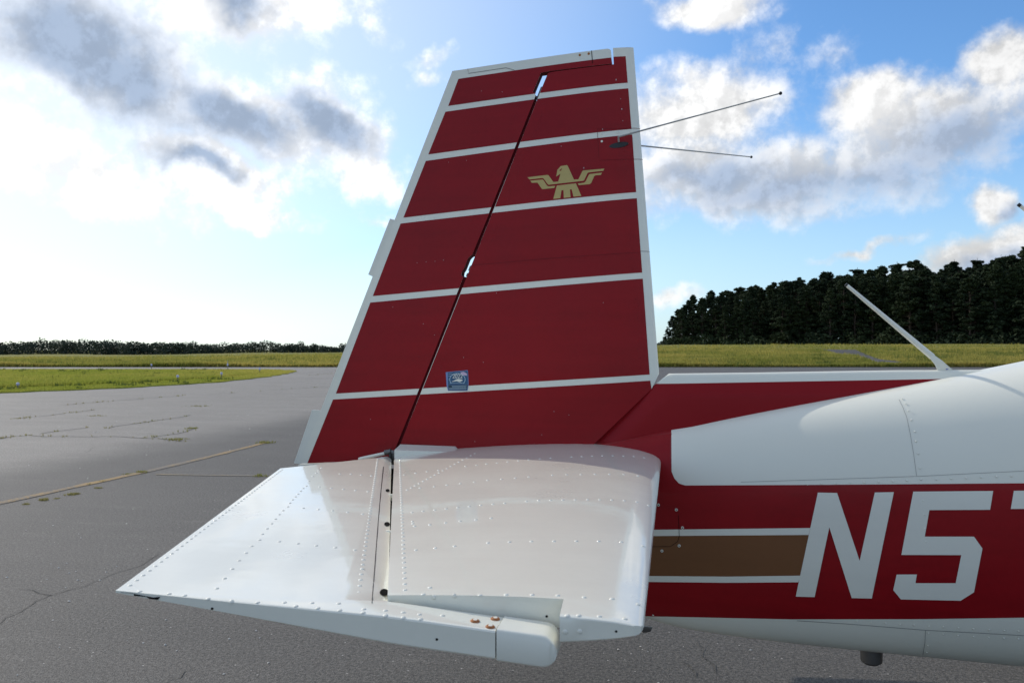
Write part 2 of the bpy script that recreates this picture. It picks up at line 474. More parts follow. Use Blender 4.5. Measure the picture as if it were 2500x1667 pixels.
M['soil'] = soil_material('meadow_soil', rgb(0.18, 0.18, 0.040), rgb(0.28, 0.235, 0.060), rgb(0.11, 0.135, 0.030))
M['island_soil'] = soil_material('mown_soil', rgb(0.27, 0.28, 0.040), rgb(0.35, 0.31, 0.065), rgb(0.19, 0.23, 0.034))
M['track'] = soil_material('gravel_track_soil', rgb(0.10, 0.098, 0.092), rgb(0.13, 0.125, 0.115), rgb(0.085, 0.082, 0.075))
M['grass'] = leaf_material('meadow_grass', rgb(0.20, 0.225, 0.038), rgb(0.48, 0.39, 0.10), 0.5)
M['grass_i'] = leaf_material('fresh_grass', rgb(0.26, 0.305, 0.042), rgb(0.48, 0.415, 0.10), 0.5)
M['weed'] = leaf_material('crack_weeds', rgb(0.24, 0.25, 0.06), rgb(0.36, 0.31, 0.13), 0.4)

# base land to the horizon
bm = bmesh.new(); bmesh.ops.create_circle(bm, cap_ends=True, radius=3000, segments=64)
bmesh.ops.translate(bm, vec=(0, 0, -4.6), verts=bm.verts)
tag(link('ground', bm_mesh('ground', bm, None), M['soil']), kind='structure')
# paving: one sheet to its far edge
def corner(lat, dep, z=0.0):
    return Vector((lat * _cy - dep * _sy, CAM.y + lat * _sy + dep * _cy, z))
me = mesh_from('apron', [corner(-160, -45), corner(160, -45), corner(160, EDGE_D + 1.5), corner(-160, EDGE_D + 1.5)], [[0, 1, 2, 3]])
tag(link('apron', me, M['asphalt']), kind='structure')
# meadow with its rise
def field_mesh():
    deps = np.concatenate([np.linspace(EDGE_D, 80, 9), np.linspace(84, 210, 32), np.linspace(230, 700, 16), [900, 1300, 2000]])
    us = np.linspace(-2.2, 2.2, 120)
    V, F = [], []
    for d in deps:
        for u in us:
            p = corner(u * d, d)
            e = 0.25 * math.sin(u * 90) * (1 if d == deps[0] else 0)
            V.append((p.x, p.y + e, 0.0))
    V = np.array(V); V[:, 2] = field_h(V[:, 0], V[:, 1]) + 0.03
    n = len(us)
    for i in range(len(deps) - 1):
        for k in range(n - 1):
            F.append([i * n + k, i * n + k + 1, (i + 1) * n + k + 1, (i + 1) * n + k])
    return mesh_from('meadow', V.tolist(), F, 180)
tag(link('meadow', field_mesh(), M['soil']), kind='structure')
# grass island on the left
ISL = [(-900, 1010), (-400, 978), (0, 960), (300, 948), (530, 934), (650, 921), (700, 913), (722, 907.5), (716, 905), (660, 903.5), (560, 902.8), (300, 902.5), (0, 902.5), (-900, 902.5)]
def densify(pts, k=6):
    out = []
    for a, b in zip(pts, pts[1:] + pts[:1]):
        for i in range(k): out.append((lerp(a[0], b[0], i / k), lerp(a[1], b[1], i / k)))
    return out
isl_w = [at_z(*p) for p in densify(ISL)]
isl_w = [Vector((p.x + 0.12 * math.sin(i * 2.1), p.y + 0.10 * math.sin(i * 3.7), 0)) for i, p in enumerate(isl_w)]
bm = bmesh.new()
top = [bm.verts.new((p.x, p.y, 0.035)) for p in isl_w]
bot = [bm.verts.new((p.x, p.y, -0.02)) for p in isl_w]
f = bm.faces.new(top); f.normal_update()
for i in range(len(top)):
    j = (i + 1) % len(top); bm.faces.new([top[i], bot[i], bot[j], top[j]])
bmesh.ops.triangulate(bm, faces=[f]); bmesh.ops.recalc_face_normals(bm, faces=bm.faces)
tag(link('grass_island', bm_mesh('grass_island', bm, None), M['island_soil']), kind='structure')

def blades(name, P, hgt, wid, mat, per=3, lean=0.35):
    """grass tufts: thin upright triangles round each point"""
    n = len(P)
    P = np.repeat(P, per, axis=0); hgt = np.repeat(hgt, per) * rng.uniform(0.6, 1.15, n * per); wid = np.repeat(wid, per)
    ang = rng.uniform(0, 2 * np.pi, n * per)
    dx, dy = np.cos(ang), np.sin(ang)
    off = rng.normal(0, 1, (n * per, 2)) * wid[:, None] * 0.6
    base = P.copy(); base[:, 0] += off[:, 0]; base[:, 1] += off[:, 1]
    v0 = base.copy(); v0[:, 0] -= dx * wid / 2; v0[:, 1] -= dy * wid / 2
    v1 = base.copy(); v1[:, 0] += dx * wid / 2; v1[:, 1] += dy * wid / 2
    la = rng.uniform(0, 2 * np.pi, n * per); lm = rng.uniform(0, lean, n * per) * hgt
    v2 = base.copy(); v2[:, 0] += np.cos(la) * lm; v2[:, 1] += np.sin(la) * lm; v2[:, 2] += hgt
    V = np.stack([v0, v1, v2], axis=1).reshape(-1, 3).astype(np.float32)
    nf = n * per
    me = bpy.data.meshes.new(name)
    me.vertices.add(nf * 3); me.vertices.foreach_set('co', V.ravel())
    me.loops.add(nf * 3); me.loops.foreach_set('vertex_index', np.arange(nf * 3, dtype=np.int32))
    me.polygons.add(nf); me.polygons.foreach_set('loop_start', np.arange(0, nf * 3, 3, dtype=np.int32))
    me.update(calc_edges=True)
    return link(name, me, mat)
def inside(poly, x, y):
    c = np.zeros(len(x), bool); n = len(poly)
    for i in range(n):
        x1, y1 = poly[i]; x2, y2 = poly[(i + 1) % n]
        hit = ((y1 > y) != (y2 > y)) & (x < (x2 - x1) * (y - y1) / (y2 - y1 + 1e-12) + x1)
        c ^= hit
    return c
# island grass
N = 120000
dep = rng.uniform(25, 59.5, N); pxs = rng.uniform(-250, 730, N)
lat = (pxs - CX) / FPX * dep
xs, ys = lat * _cy - dep * _sy, CAM.y + lat * _sy + dep * _cy
ipoly = [(p.x, p.y) for p in isl_w]
k = inside(ipoly, xs, ys)
xs, ys, dep, pxs = xs[k], ys[k], dep[k], pxs[k]
pyv = HORIZ + FPX * CAM.z / dep
near = np.interp(pxs, [p[0] for p in ISL[:8]], [p[1] for p in ISL[:8]])
mown = (near - pyv) < 10
hh = np.where(mown, 0.04, np.interp(dep, [28, 40, 56], [0.17, 0.13, 0.05])) * rng.uniform(0.5, 1.4, len(xs))
P = np.stack([xs, ys, np.full(len(xs), 0.033)], 1)
tag(blades('island_grass', P, hh, np.full(len(xs), 0.035), M['grass_i']), 'yellow green grass growing on the island left of the rudder', 'grass', kind='stuff')
# meadow grass, taller towards the paving edge
N = 150000
dep = EDGE_D + 0.2 + 110 * rng.power(0.55, N) ** 1.0 * rng.uniform(0, 1, N)
pxs = rng.uniform(-250, 2750, N)
lat = (pxs - CX) / FPX * dep
xs, ys = lat * _cy - dep * _sy, CAM.y + lat * _sy + dep * _cy
zz = field_h(xs, ys) + 0.02
patch = 0.5 + 0.5 * np.sin(xs * 0.31 + np.sin(ys * 0.23) * 2)
hh = (0.22 + 0.16 * patch) * rng.uniform(0.6, 1.25, N)
P = np.stack([xs, ys, zz], 1)
TRK = crop([(1085, 700), (1300, 703), (1390, 742), (1460, 765), (1680, 792), (1560, 800), (1430, 786), (1325, 748), (1205, 735)], 2.557, 1580, 580)
pyv = HORIZ - FPX * (zz - CAM.z) / dep
k = ~inside(TRK, pxs, pyv)
tag(blades('meadow_grass', P[k], hh[k], np.full(int(k.sum()), 0.11), M['grass']), 'tall dry meadow grass beyond the paving', 'grass', kind='stuff')
# darker leafy clumps standing in the grass
M['leafy'] = leaf_material('leafy_clumps', rgb(0.075, 0.11, 0.024), rgb(0.20, 0.22, 0.045), 0.4)
CP, CH = [], []
for i in range(1150):
    if i % 5 == 4: dp, qx = random.uniform(28, 55), random.uniform(-200, 560)
    else: dp, qx = EDGE_D + 0.4 + 55 * random.random() ** 1.8, (random.uniform(2230, 2750) if i % 3 == 0 else random.uniform(-250, 2750))
    p = at_depth(qx, dp)
    if i % 5 == 4:
        if not inside(ipoly, np.array([p.x]), np.array([p.y]))[0]: continue
        z_, h_, n_ = 0.03, random.uniform(0.08, 0.2), 8
    else: z_, h_, n_ = float(field_h(p.x, p.y)), random.uniform(0.25, 0.6), 16
    if inside(TRK, np.array([qx]), np.array([HORIZ - FPX * (z_ - CAM.z) / dp]))[0]: continue
    for _ in range(n_):
        CP.append((p.x + random.gauss(0, h_ * 0.9), p.y + random.gauss(0, h_ * 0.6), z_)); CH.append(h_ * random.uniform(0.5, 1.1))
tag(blades('leafy_clumps', np.array(CP), np.array(CH), np.full(len(CP), 0.07), M['leafy'], lean=0.6), 'darker leafy weed clumps dotted through the airfield grass', 'weeds', kind='stuff')
# track through the meadow
def on_field(px, py):
    d = ray(px, py)
    lo = EDGE_D
    for s in np.arange(EDGE_D, 260, 0.25):
        p = CAM + d * float(s)
        if p.z < float(field_h(p.x, p.y)) + 0.03: return p
    return CAM + d * 200
g = grid_poly(TRK, [((x, 0), (1, 0)) for x in range(1990, 2260, 12)] + [((0, y), (0, 1)) for y in range(852, 900, 4)])
for v in g.verts:
    p = on_field(v.co.x, v.co.y); p.z = float(field_h(p.x, p.y)) + 0.10; v.co = p
bmesh.ops.recalc_face_normals(g, faces=g.faces)
tag(link('track', bm_mesh('track', g, 60), M['track']), kind='structure')

# painted line, cracks with weeds, pebbles on the paving
def ground_strip(name, pts, wd, z, mat, wob=0.0, kind='structure'):
    W = [at_z(*p) for p in pts]
    D = []
    for a, b in zip(W, W[1:]):
        n = max(2, int((b - a).length / 0.25))
        D += [a.lerp(b, i / n) for i in range(n)]
    D.append(W[-1])
    V, F = [], []
    for i, p in enumerate(D):
        t = (D[min(i + 1, len(D) - 1)] - D[max(i - 1, 0)]); t.z = 0; t.normalize()
        nrm = Vector((-t.y, t.x, 0)); w_ = wd * random.uniform(0.75, 1.15) / 2
        o = nrm * random.uniform(-wob, wob)
        V += [Vector((p.x, p.y, z)) + nrm * w_ + o, Vector((p.x, p.y, z)) - nrm * w_ + o]
        if i: F.append([2 * i - 2, 2 * i - 1, 2 * i + 1, 2 * i])
    o = link(name, mesh_from(name, V, F), mat)
    if kind: tag(o, kind=kind)
    return o, D
def worn_paint(name, c, back, cover):
    m, t, p = material(name)
    g = t.new('ShaderNodeNewGeometry').outputs['Position']
    n = t.math('ADD', t.math('MULTIPLY', t.noise(g, 30.0, 5, 0.7), 0.55), t.math('MULTIPLY', t.noise(g, 1.1, 4, 0.6), 0.45))
    t.link(t.mix(t.maprange(n, cover - 0.07, cover + 0.07), c, back), p.inputs['Base Color'])
    p.inputs['Roughness'].default_value = 0.85
    return m
M['yellow'] = worn_paint('worn_yellow_line', rgb(0.30, 0.19, 0.06), rgb(0.14, 0.122, 0.10), 0.50)
M['yellow2'] = worn_paint('faint_yellow_line', rgb(0.25, 0.19, 0.10), rgb(0.16, 0.145, 0.12), 0.50)
M['crack'] = worn_paint('crack_dirt', rgb(0.055, 0.051, 0.045), rgb(0.10, 0.094, 0.083), 0.50)
c1 = lambda pts: crop(pts, 2.767, 0, 780)
c2 = lambda pts: crop(pts, 3.357, 0, 1200)
ground_strip('yellow_line', c1([(-700, 1400), (0, 1240), (600, 1110), (950, 1035), (1300, 955), (1790, 833)]), 0.115, 0.005, M['yellow'], 0.008)
ground_strip('faint_line', c1([(1060, 1045), (1400, 1050), (1780, 1055)]), 0.07, 0.0045, M['yellow2'], 0.01)
CR = [c1([(-200, 830), (0, 803), (90, 790), (200, 782), (330, 790), (560, 790), (750, 788), (900, 795), (1080, 803), (1225, 822)]),
      c1([(285, 770), (480, 742), (580, 730)]), c1([(720, 732), (940, 700), (1190, 663), (1300, 645)]),
      c1([(1050, 792), (1190, 770), (1320, 735)]), c1([(120, 668), (400, 640), (640, 610)]), c1([(400, 580), (760, 550), (1240, 513)]),
      c1([(1400, 505), (1800, 480), (2250, 450)]), c1([(2060, 378), (2240, 366)])]
CF = [c2([(-60, 1100), (0, 1065), (150, 985), (330, 890), (420, 850), (620, 790), (760, 745), (950, 660), (1160, 600), (1290, 510)]),
      c2([(1420, 1540), (1500, 1490), (1590, 1440)]), c2([(150, 800), (270, 800), (420, 850)]), c1([(570, 900), (610, 885), (640, 860)]),
      [(1700, 1565), (1712, 1580), (1722, 1600), (1745, 1640)], [(1660, 1612), (1690, 1628), (1700, 1650)]]
weedP, weedH = [], []
for i, pts in enumerate(CR):
    o, D = ground_strip('pavement_crack', pts, 0.035, 0.0042, M['crack'], 0.05)
    for p in D:
        if random.random() < (0.85 if i in (0, 2, 3) else 0.5):
            for _ in range(random.choice([1, 3, 5])):
                weedP.append((p.x + random.gauss(0, 0.05), p.y + random.gauss(0, 0.03), 0.0)); weedH.append(random.uniform(0.02, 0.05))
for pts in CF:
    ground_strip('pavement_crack', pts, 0.0055, 0.0042, M['crack'], 0.02)
for (x, y, r, h, n) in [(1190, 810, 0.28, 0.075, 60), (1300, 735, 0.2, 0.07, 40), (1795, 832, 0.22, 0.08, 60), (960, 1030, 0.13, 0.06, 40), (868, 1043, 0.07, 0.04, 18),
                        (295, 1218, 0.07, 0.06, 26), (480, 1182, 0.07, 0.05, 26), (517, 1177, 0.07, 0.05, 26), (665, 1137, 0.05, 0.04, 14), (180, 1246, 0.05, 0.04, 14), (1765, 1055, 0.12, 0.06, 30),
                        (660, 650, 0.3, 0.05, 30), (1345, 585, 0.5, 0.06, 40), (140, 668, 0.3, 0.05, 26), (690, 1092, 0.05, 0.03, 12), (605, 1112, 0.04, 0.03, 10), (385, 1208, 0.03, 0.03, 8)]:
    q = at_z(*c1([(x, y)])[0])
    for _ in range(n):
        weedP.append((q.x + random.gauss(0, r * 0.32), q.y + random.gauss(0, r * 0.25), 0.0)); weedH.append(0.45 * h * random.uniform(0.5, 1.1))
tag(blades('crack_weeds', np.array(weedP), np.array(weedH), np.full(len(weedP), 0.012), M['weed'], per=4, lean=0.8), 'small weeds growing along the pavement cracks', 'weeds', kind='stuff')
# loose pale pebbles
M['pebble'] = paint('pale_quartz', rgb(0.60, 0.57, 0.52), 0.7, 0.0, 0.2)
V, F = [], []
for i in range(420):
    depv = random.uniform(3.4, 34) if i % 3 else random.uniform(3.4, 7)
    q = at_depth(random.uniform(-100, 2600), depv)
    r = random.uniform(0.003, 0.008) * (1 + depv / 16)
    b = len(V)
    ax = random.uniform(0, 3.14)
    for kx, ky, kz in ((1, 0, .2), (0, 1, .2), (-1, 0, .2), (0, -1, .2), (0, 0, 1.0)):
        rr = r * random.uniform(0.6, 1.2)
        V.append((q.x + rr * (kx * math.cos(ax) - ky * math.sin(ax)), q.y + rr * (kx * math.sin(ax) + ky * math.cos(ax)), 0.001 + rr * kz * 0.8))
    F += [[b, b + 1, b + 4], [b + 1, b + 2, b + 4], [b + 2, b + 3, b + 4], [b + 3, b, b + 4]]
tag(link('pebbles', mesh_from('pebbles', V, F), M['pebble']), 'scattered pale pebbles lying on the asphalt', 'pebbles', kind='stuff')

# taxiway edge lights
def taxi_light(px, py, h, label, mast=False):
    d = ray(px, py)
    dep = CAM.z * FPX / (py - HORIZ)
    p = at_depth(px, dep)
    t = tag(empty('taxiway_light', (p.x, p.y, 0)), label, 'light', 'taxiway edge lights')
    tube('stem', [(0, 0, 0), (0, 0, h * 0.62)], [0.02, 0.02], M['steel_dark'], t, 8)
    tube('lens', [(0, 0, h * 0.60), (0, 0, h * 0.66), (0, 0, h * 0.9), (0, 0, h)], [0.055, 0.06, 0.052, 0.02], M['lens'], t, 10)
    if mast: tube('marker_rod', [(0, 0, h), (0, 0, h + 0.18)], [0.02, 0.02], M['stick_rim'], t, 6)
taxi_light(44, 951, 0.26, 'small edge light nearest the left border of the grass island')
taxi_light(434, 931, 0.30, 'edge light in the middle of the island near edge, left of the pair')
taxi_light(541, 924, 0.32, 'second edge light along the island near edge, closer to the rudder')
taxi_light(634, 912, 0.36, 'edge light close to the pointed tip of the grass island')
taxi_light(556, 901.5, 0.42, 'edge light with a rod on the far edge of the island', True)
taxi_light(370, 900.5, 0.38, 'edge light on the far taxiway left of the one with a rod')

# ------------------------------------------------------------------ trees
M['bark'] = paint('pine_bark', rgb(0.07, 0.05, 0.038), 0.9, 0.0, 0.3)
M['pine'] = leaf_material('pine_needles', rgb(0.018, 0.031, 0.016), rgb(0.042, 0.060, 0.024), 0.12, 0.8)
M['far_leaf'] = leaf_material('far_foliage', rgb(0.026, 0.042, 0.032), rgb(0.050, 0.066, 0.042), 0.15, 0.7)
def quads_mesh(name, C, size, flat=0.5):
    n = len(C)
    nrm = rng.normal(0, 1, (n, 3)); nrm[:, 2] += flat; nrm /= np.linalg.norm(nrm, axis=1)[:, None]
    a = np.cross(nrm, rng.normal(0, 1, (n, 3))); a /= np.linalg.norm(a, axis=1)[:, None]
    b = np.cross(nrm, a)
    s = size * rng.uniform(0.5, 1.3, n); s2 = s * rng.uniform(0.35, 0.8, n)
    V = np.stack([C - a * s[:, None], C - b * s2[:, None] + a * (s * 0.2)[:, None], C + a * s[:, None], C + b * s2[:, None]], 1).reshape(-1, 3).astype(np.float32)
    me = bpy.data.meshes.new(name)
    me.vertices.add(n * 4); me.vertices.foreach_set('co', V.ravel())
    me.loops.add(n * 4); me.loops.foreach_set('vertex_index', np.arange(n * 4, dtype=np.int32))
    me.polygons.add(n); me.polygons.foreach_set('loop_start', np.arange(0, n * 4, 4, dtype=np.int32))
    me.update(calc_edges=True)
    return me
def pine_proto(seed, H=1.0, low=0.12, wide=0.20, blunt=0.6):
    """unit-height pine; returns trunk mesh and crown mesh"""
    r = random.Random(seed)
    V, F = [], []
    seg = 7
    def limb(a, b, ra, rb):
        base = len(V); q = (b - a).to_track_quat('Z', 'Y')
        for p, rr in ((a, ra), (b, rb)):
            for k_ in range(seg):
                th = 2 * math.pi * k_ / seg
                V.append(p + q @ Vector((math.cos(th) * rr, math.sin(th) * rr, 0)))
        for k_ in range(seg): F.append([base + k_, base + (k_ + 1) % seg, base + seg + (k_ + 1) % seg, base + seg + k_])
    pts = [Vector((r.uniform(-.012, .012) * (i > 0), r.uniform(-.012, .012) * (i > 0), i / 6)) for i in range(7)]
    pts[0].z = -0.05
    for i in range(6): limb(pts[i], pts[i + 1], 0.014 * (1 - i / 6.6), 0.014 * (1 - (i + 1) / 6.6))
    C = []
    def pad(c, rp, n):
        for _ in range(n):
            d = Vector((r.gauss(0, 1), r.gauss(0, 1), r.gauss(0, 1))); d.normalize(); d *= rp * r.random() ** 0.4
            C.append(c + Vector((d.x, d.y, d.z * 0.6)))
    lobes = [(r.uniform(0, 6.28), r.uniform(0.1, 0.95), r.uniform(-0.4, 0.55), r.uniform(0.08, 0.2)) for _ in range(11)]
    nb = 74
    for i in range(nb):
        t = low + (0.95 - low) * (i + r.random()) / nb
        prof = (1 - ((t - low) / (1 - low)) ** (1.0 + blunt * 2)) * min(1.0, 0.6 + (t - low) / 0.25)
        th = r.uniform(0, 2 * math.pi)
        lump = 1.0 + sum(a_ * math.exp(-((t - z_) / w_) ** 2) * max(0.0, math.cos(th - h_)) for h_, z_, a_, w_ in lobes)
        ln = wide * (prof * 0.92 + 0.08) * r.uniform(0.55, 1.12) * min(max(lump, 0.5), 1.5)
        k_ = min(int(t * 6), 5); a = pts[k_].lerp(pts[k_ + 1], t * 6 - k_)
        b = a + Vector((math.cos(th) * ln, math.sin(th) * ln, ln * r.uniform(-0.1, 0.5)))
        limb(a, b, 0.004, 0.0012)
        pad(b, r.uniform(0.024, 0.044), 78)
        pad(a.lerp(b, r.uniform(0.45, 0.75)) + Vector((0, 0, 0.006)), r.uniform(0.022, 0.040), 60)
    for _ in range(r.choice([2, 3, 4])):
        q = pts[6] + Vector((r.gauss(0, .018), r.gauss(0, .018), r.uniform(-0.06, -0.012)))
        pad(q, r.uniform(0.014, 0.024), 46)
    tr = mesh_from('trunk', V, F, 60); tr.materials.append(M['bark'])
    cr = quads_mesh('crown', np.array([tuple(c) for c in C]), 0.0145); cr.materials.append(M['pine'])
    return tr, cr
protos = [pine_proto(11, wide=0.15, blunt=0.25, low=0.05), pine_proto(23, wide=0.17, blunt=0.45, low=0.06), pine_proto(37, wide=0.14, blunt=0.15, low=0.08), pine_proto(51, wide=0.17, blunt=0.3, low=0.04), pine_proto(77, wide=0.18, blunt=0.7, low=0.04)]
def pine(p, H, kind, rz, label, group, sx=1.0):
    t = tag(empty('pine_tree', p), label, 'tree', group)
    tr, cr = protos[kind]
    for nm, me in (('trunk', tr), ('crown', cr)):
        o = bpy.data.objects.new(nm, me); col.objects.link(o); o.parent = t
        o.rotation_euler.z = rz; o.scale = (H * sx, H * sx, H)
    return t
SIL = [(1622, 822), (1634, 785), (1650, 757), (1672, 738), (1700, 722), (1745, 712), (1790, 708), (1850, 698), (1900, 690), (1935, 684), (1980, 682), (2040, 668), (2090, 660), (2150, 657), (2200, 652), (2250, 648), (2330, 650), (2390, 640), (2440, 626), (2500, 616), (2600, 600), (2800, 580), (3200, 570)]
sx_, sy_ = [s[0] for s in SIL], [s[1] for s in SIL]
TR = random.Random(5)
ORD = 'first second third fourth fifth sixth seventh eighth ninth tenth eleventh twelfth'.split()
def wood_row(px0, px1, step, dadd, hmul, who, vary):
    px = px0; cnt = 0
    while px < px1:
        q = px + TR.uniform(-0.35, 0.35) * step
        dep = np.interp(px, [1620, 2500, 3200], [255, 196, 170]) + dadd + TR.uniform(-4, 4)
        p = at_depth(q, dep); p.z = float(field_h(p.x, p.y)) - 0.1
        topz = CAM.z + (HORIZ - np.interp(q, sx_, sy_)) / FPX * dep
        H = max(3.0, (topz - p.z) * hmul * TR.uniform(1 - vary, 1 + vary * 0.35))
        cnt += 1; sx1 = TR.uniform(1.05, 1.6)
        nth = ORD[cnt - 1] if cnt <= 12 else '%d%s' % (cnt, {1: 'st', 2: 'nd', 3: 'rd'}.get(cnt % 10 if cnt > 20 else 0, 'th'))
        lab, grp = who(q, ('broad' if sx1 > 1.32 else 'slim'), nth)
        pine(p, H, TR.randrange(5), TR.uniform(0, 6.28), lab, grp, sx1)
        px += step * TR.uniform(0.8, 1.2)
G1 = 'pines along the front of the wood'
def who_front(q, look, nth):
    near_by = ', by the left end' if q < 1720 else ', behind the white antenna' if 2040 < q < 2330 else ', near the right border' if q > 2400 else ''
    return '%s dark pine, %s from left in the front row%s' % (look, nth, near_by), G1
wood_row(1628, 2640, 22, 0, 0.90, who_front, 0.20)
wood_row(1640, 2660, 22, 9, 0.99, lambda q, look, nth: ('%s dark pine, %s from left in the second row of the wood' % (look, nth), 'pines of the second row'), 0.11)
wood_row(1660, 2680, 24, 20, 1.05, lambda q, look, nth: ('%s dark pine, %s from left at the back of the wood' % (look, nth), 'pines at the back of the wood'), 0.10)
# low skirt of brush under the pines and far wood on the left horizon
C = []
for px in np.arange(1618, 2700, 2.2):
    dep = np.interp(px, [1620, 2500, 3200], [250, 190, 168]) + random.uniform(-1, 8)
    p = at_depth(float(px), float(dep)); z = float(field_h(p.x, p.y))
    hmax = min(2.6 + 1.6 * math.sin(px * 0.11) * math.sin(px * 0.037 + 1), 0.9 + (px - 1612) * 0.06)
    for _ in range(26): C.append((p.x + random.gauss(0, .9), p.y + random.gauss(0, .9), z - 0.1 + hmax * random.random() ** 1.3))
me = quads_mesh('wood_brush', np.array(C), 0.45)
tag(link('wood_brush', me, M['pine']), 'dark brush filling the foot of the pine wood', 'brush', kind='stuff')
C = []
px = -700.0
while px < 1660:
    dep = 640 + 60 * math.sin(px * 0.013) + random.uniform(-30, 30) + max(0, (px - 300)) * 0.35
    topy = np.interp(px, [-700, 0, 60, 110, 180, 230, 300, 360, 430, 500, 560, 640, 700, 760, 860, 1000, 1300, 1660], [822, 838, 832, 829, 830, 827, 833, 836, 838, 839, 841, 834, 838, 842, 846, 843, 838, 836]) + random.uniform(-5, 6) - (4 if random.random() < 0.12 else 0)
    p = at_depth(px, dep); gz = float(field_h(p.x, p.y)) - 0.5
    topz = CAM.z + (HORIZ - topy) / FPX * dep
    H = topz - gz; rx = random.uniform(3.5, 7.5)
    for _ in range(330):
        th = random.uniform(0, 6.28); rr = rx * math.sqrt(random.random()); u = random.random() ** 0.8
        cap_ = math.sqrt(max(0.0, 1 - (rr / rx) ** 2))
        hh_ = gz + H * u * (0.62 + 0.38 * cap_) * random.uniform(0.93, 1.0)
        C.append((p.x + math.cos(th) * rr, p.y + math.sin(th) * rr, hh_))
    px += random.uniform(6, 11)
me = quads_mesh('distant_wood', np.array(C), 0.85)
tag(link('distant_wood', me, M['far_leaf']), 'far dark belt of trees on the left horizon', 'wood', kind='stuff')

# ------------------------------------------------------------------ airplane
plane = tag(empty('airplane', (0, 0, 0)), 'red and white light airplane seen from its right side at the tail', 'airplane')
Z0 = CAM.z                                          # heights below are first measured from eye level

# --- fuselage: lofted sections  X, top, bottom, half width, roundness
SEC = [(-0.98, -0.395, -0.52, 0.022, 2.2), (-0.70, -0.375, -0.68, 0.045, 2.2), (-0.40, -0.355, -0.82, 0.075, 2.2), (-0.20, -0.325, -0.90, 0.100, 2.3), (0.0, -0.276, -0.968, 0.125, 2.5),
       (0.30, -0.215, -0.990, 0.175, 2.6), (0.60, -0.156, -1.000, 0.225, 2.6), (0.90, -0.100, -1.006, 0.270, 2.6), (1.15, -0.047, -1.012, 0.305, 2.6),
       (1.60, 0.060, -1.02, 0.38, 2.7), (2.00, 0.17, -1.02, 0.45, 2.8), (2.40, 0.29, -1.02, 0.51, 2.9), (2.90, 0.36, -1.02, 0.55, 3.0), (3.40, 0.34, -1.02, 0.55, 3.0),
       (3.80, 0.20, -1.01, 0.54, 3.0), (4.20, -0.03, -1.0, 0.52, 3.0), (4.70, -0.08, -0.97, 0.49, 3.0), (5.20, -0.14, -0.92, 0.45, 2.8), (5.50, -0.22, -0.85, 0.36, 2.5)]
_sx = [q[0] for q in SEC]
def sec_at(x): return tuple(float(np.mean([np.interp(x + d, _sx, [q[k] for q in SEC]) for d in (-0.10, -0.05, 0, 0.05, 0.10)])) for k in (1, 2, 3, 4))
def fuselage_mesh():
    xs = list(np.linspace(-0.98, 1.3, 110)) + list(np.linspace(1.36, 5.5, 60))
    K = 144; V, F = [], []
    for x in xs:
        zt, zb, wv, n = sec_at(x)
        zc, h = (zt + zb) / 2, (zt - zb) / 2
        for k in range(K):
            th = 2 * math.pi * k / K
            c, s = math.cos(th), math.sin(th)
            V.append((x, -wv * math.copysign(abs(c) ** (2 / n), c), Z0 + zc + h * math.copysign(abs(s) ** (2 / n), s)))
    for i in range(len(xs) - 1):
        for k in range(K):
            F.append([i * K + k, i * K + (k + 1) % K, (i + 1) * K + (k + 1) % K, (i + 1) * K + k])
    F.append(list(range(K))); F.append([(len(xs) - 1) * K + k for k in range(K)][::-1])
    return mesh_from('fuselage', V, F, 40)
fus_me = fuselage_mesh()
m_, t_, p_ = material('fuselage_paint')                 # white skin, red tail end above the belly line
o_ = t_.new('ShaderNodeTexCoord').outputs['Object']
s_ = t_.new('ShaderNodeSeparateXYZ'); t_.link(o_, s_.inputs[0])
msk = t_.math('MULTIPLY', t_.math('LESS_THAN', s_.outputs[0], at_y(1639, 1058, -0.1).x), t_.math('GREATER_THAN', s_.outputs[2], at_y(1576, 1490, -0.11).z))
n_ = t_.noise(o_, 3.0, 5, 0.6)
t_.link(t_.mix(1.0, t_.mix(msk, rgb(0.79, 0.782, 0.675), rgb(0.26, 0.0045, 0.0085)), t_.math('ADD', 0.96, t_.math('MULTIPLY', n_, 0.08)), 'MULTIPLY'), p_.inputs['Base Color'])
p_.inputs['Roughness'].default_value = 0.34; p_.inputs['Coat Weight'].default_value = 0.12; p_.inputs['Coat Roughness'].default_value = 0.08
fus = link('fuselage', fus_me, m_, plane)
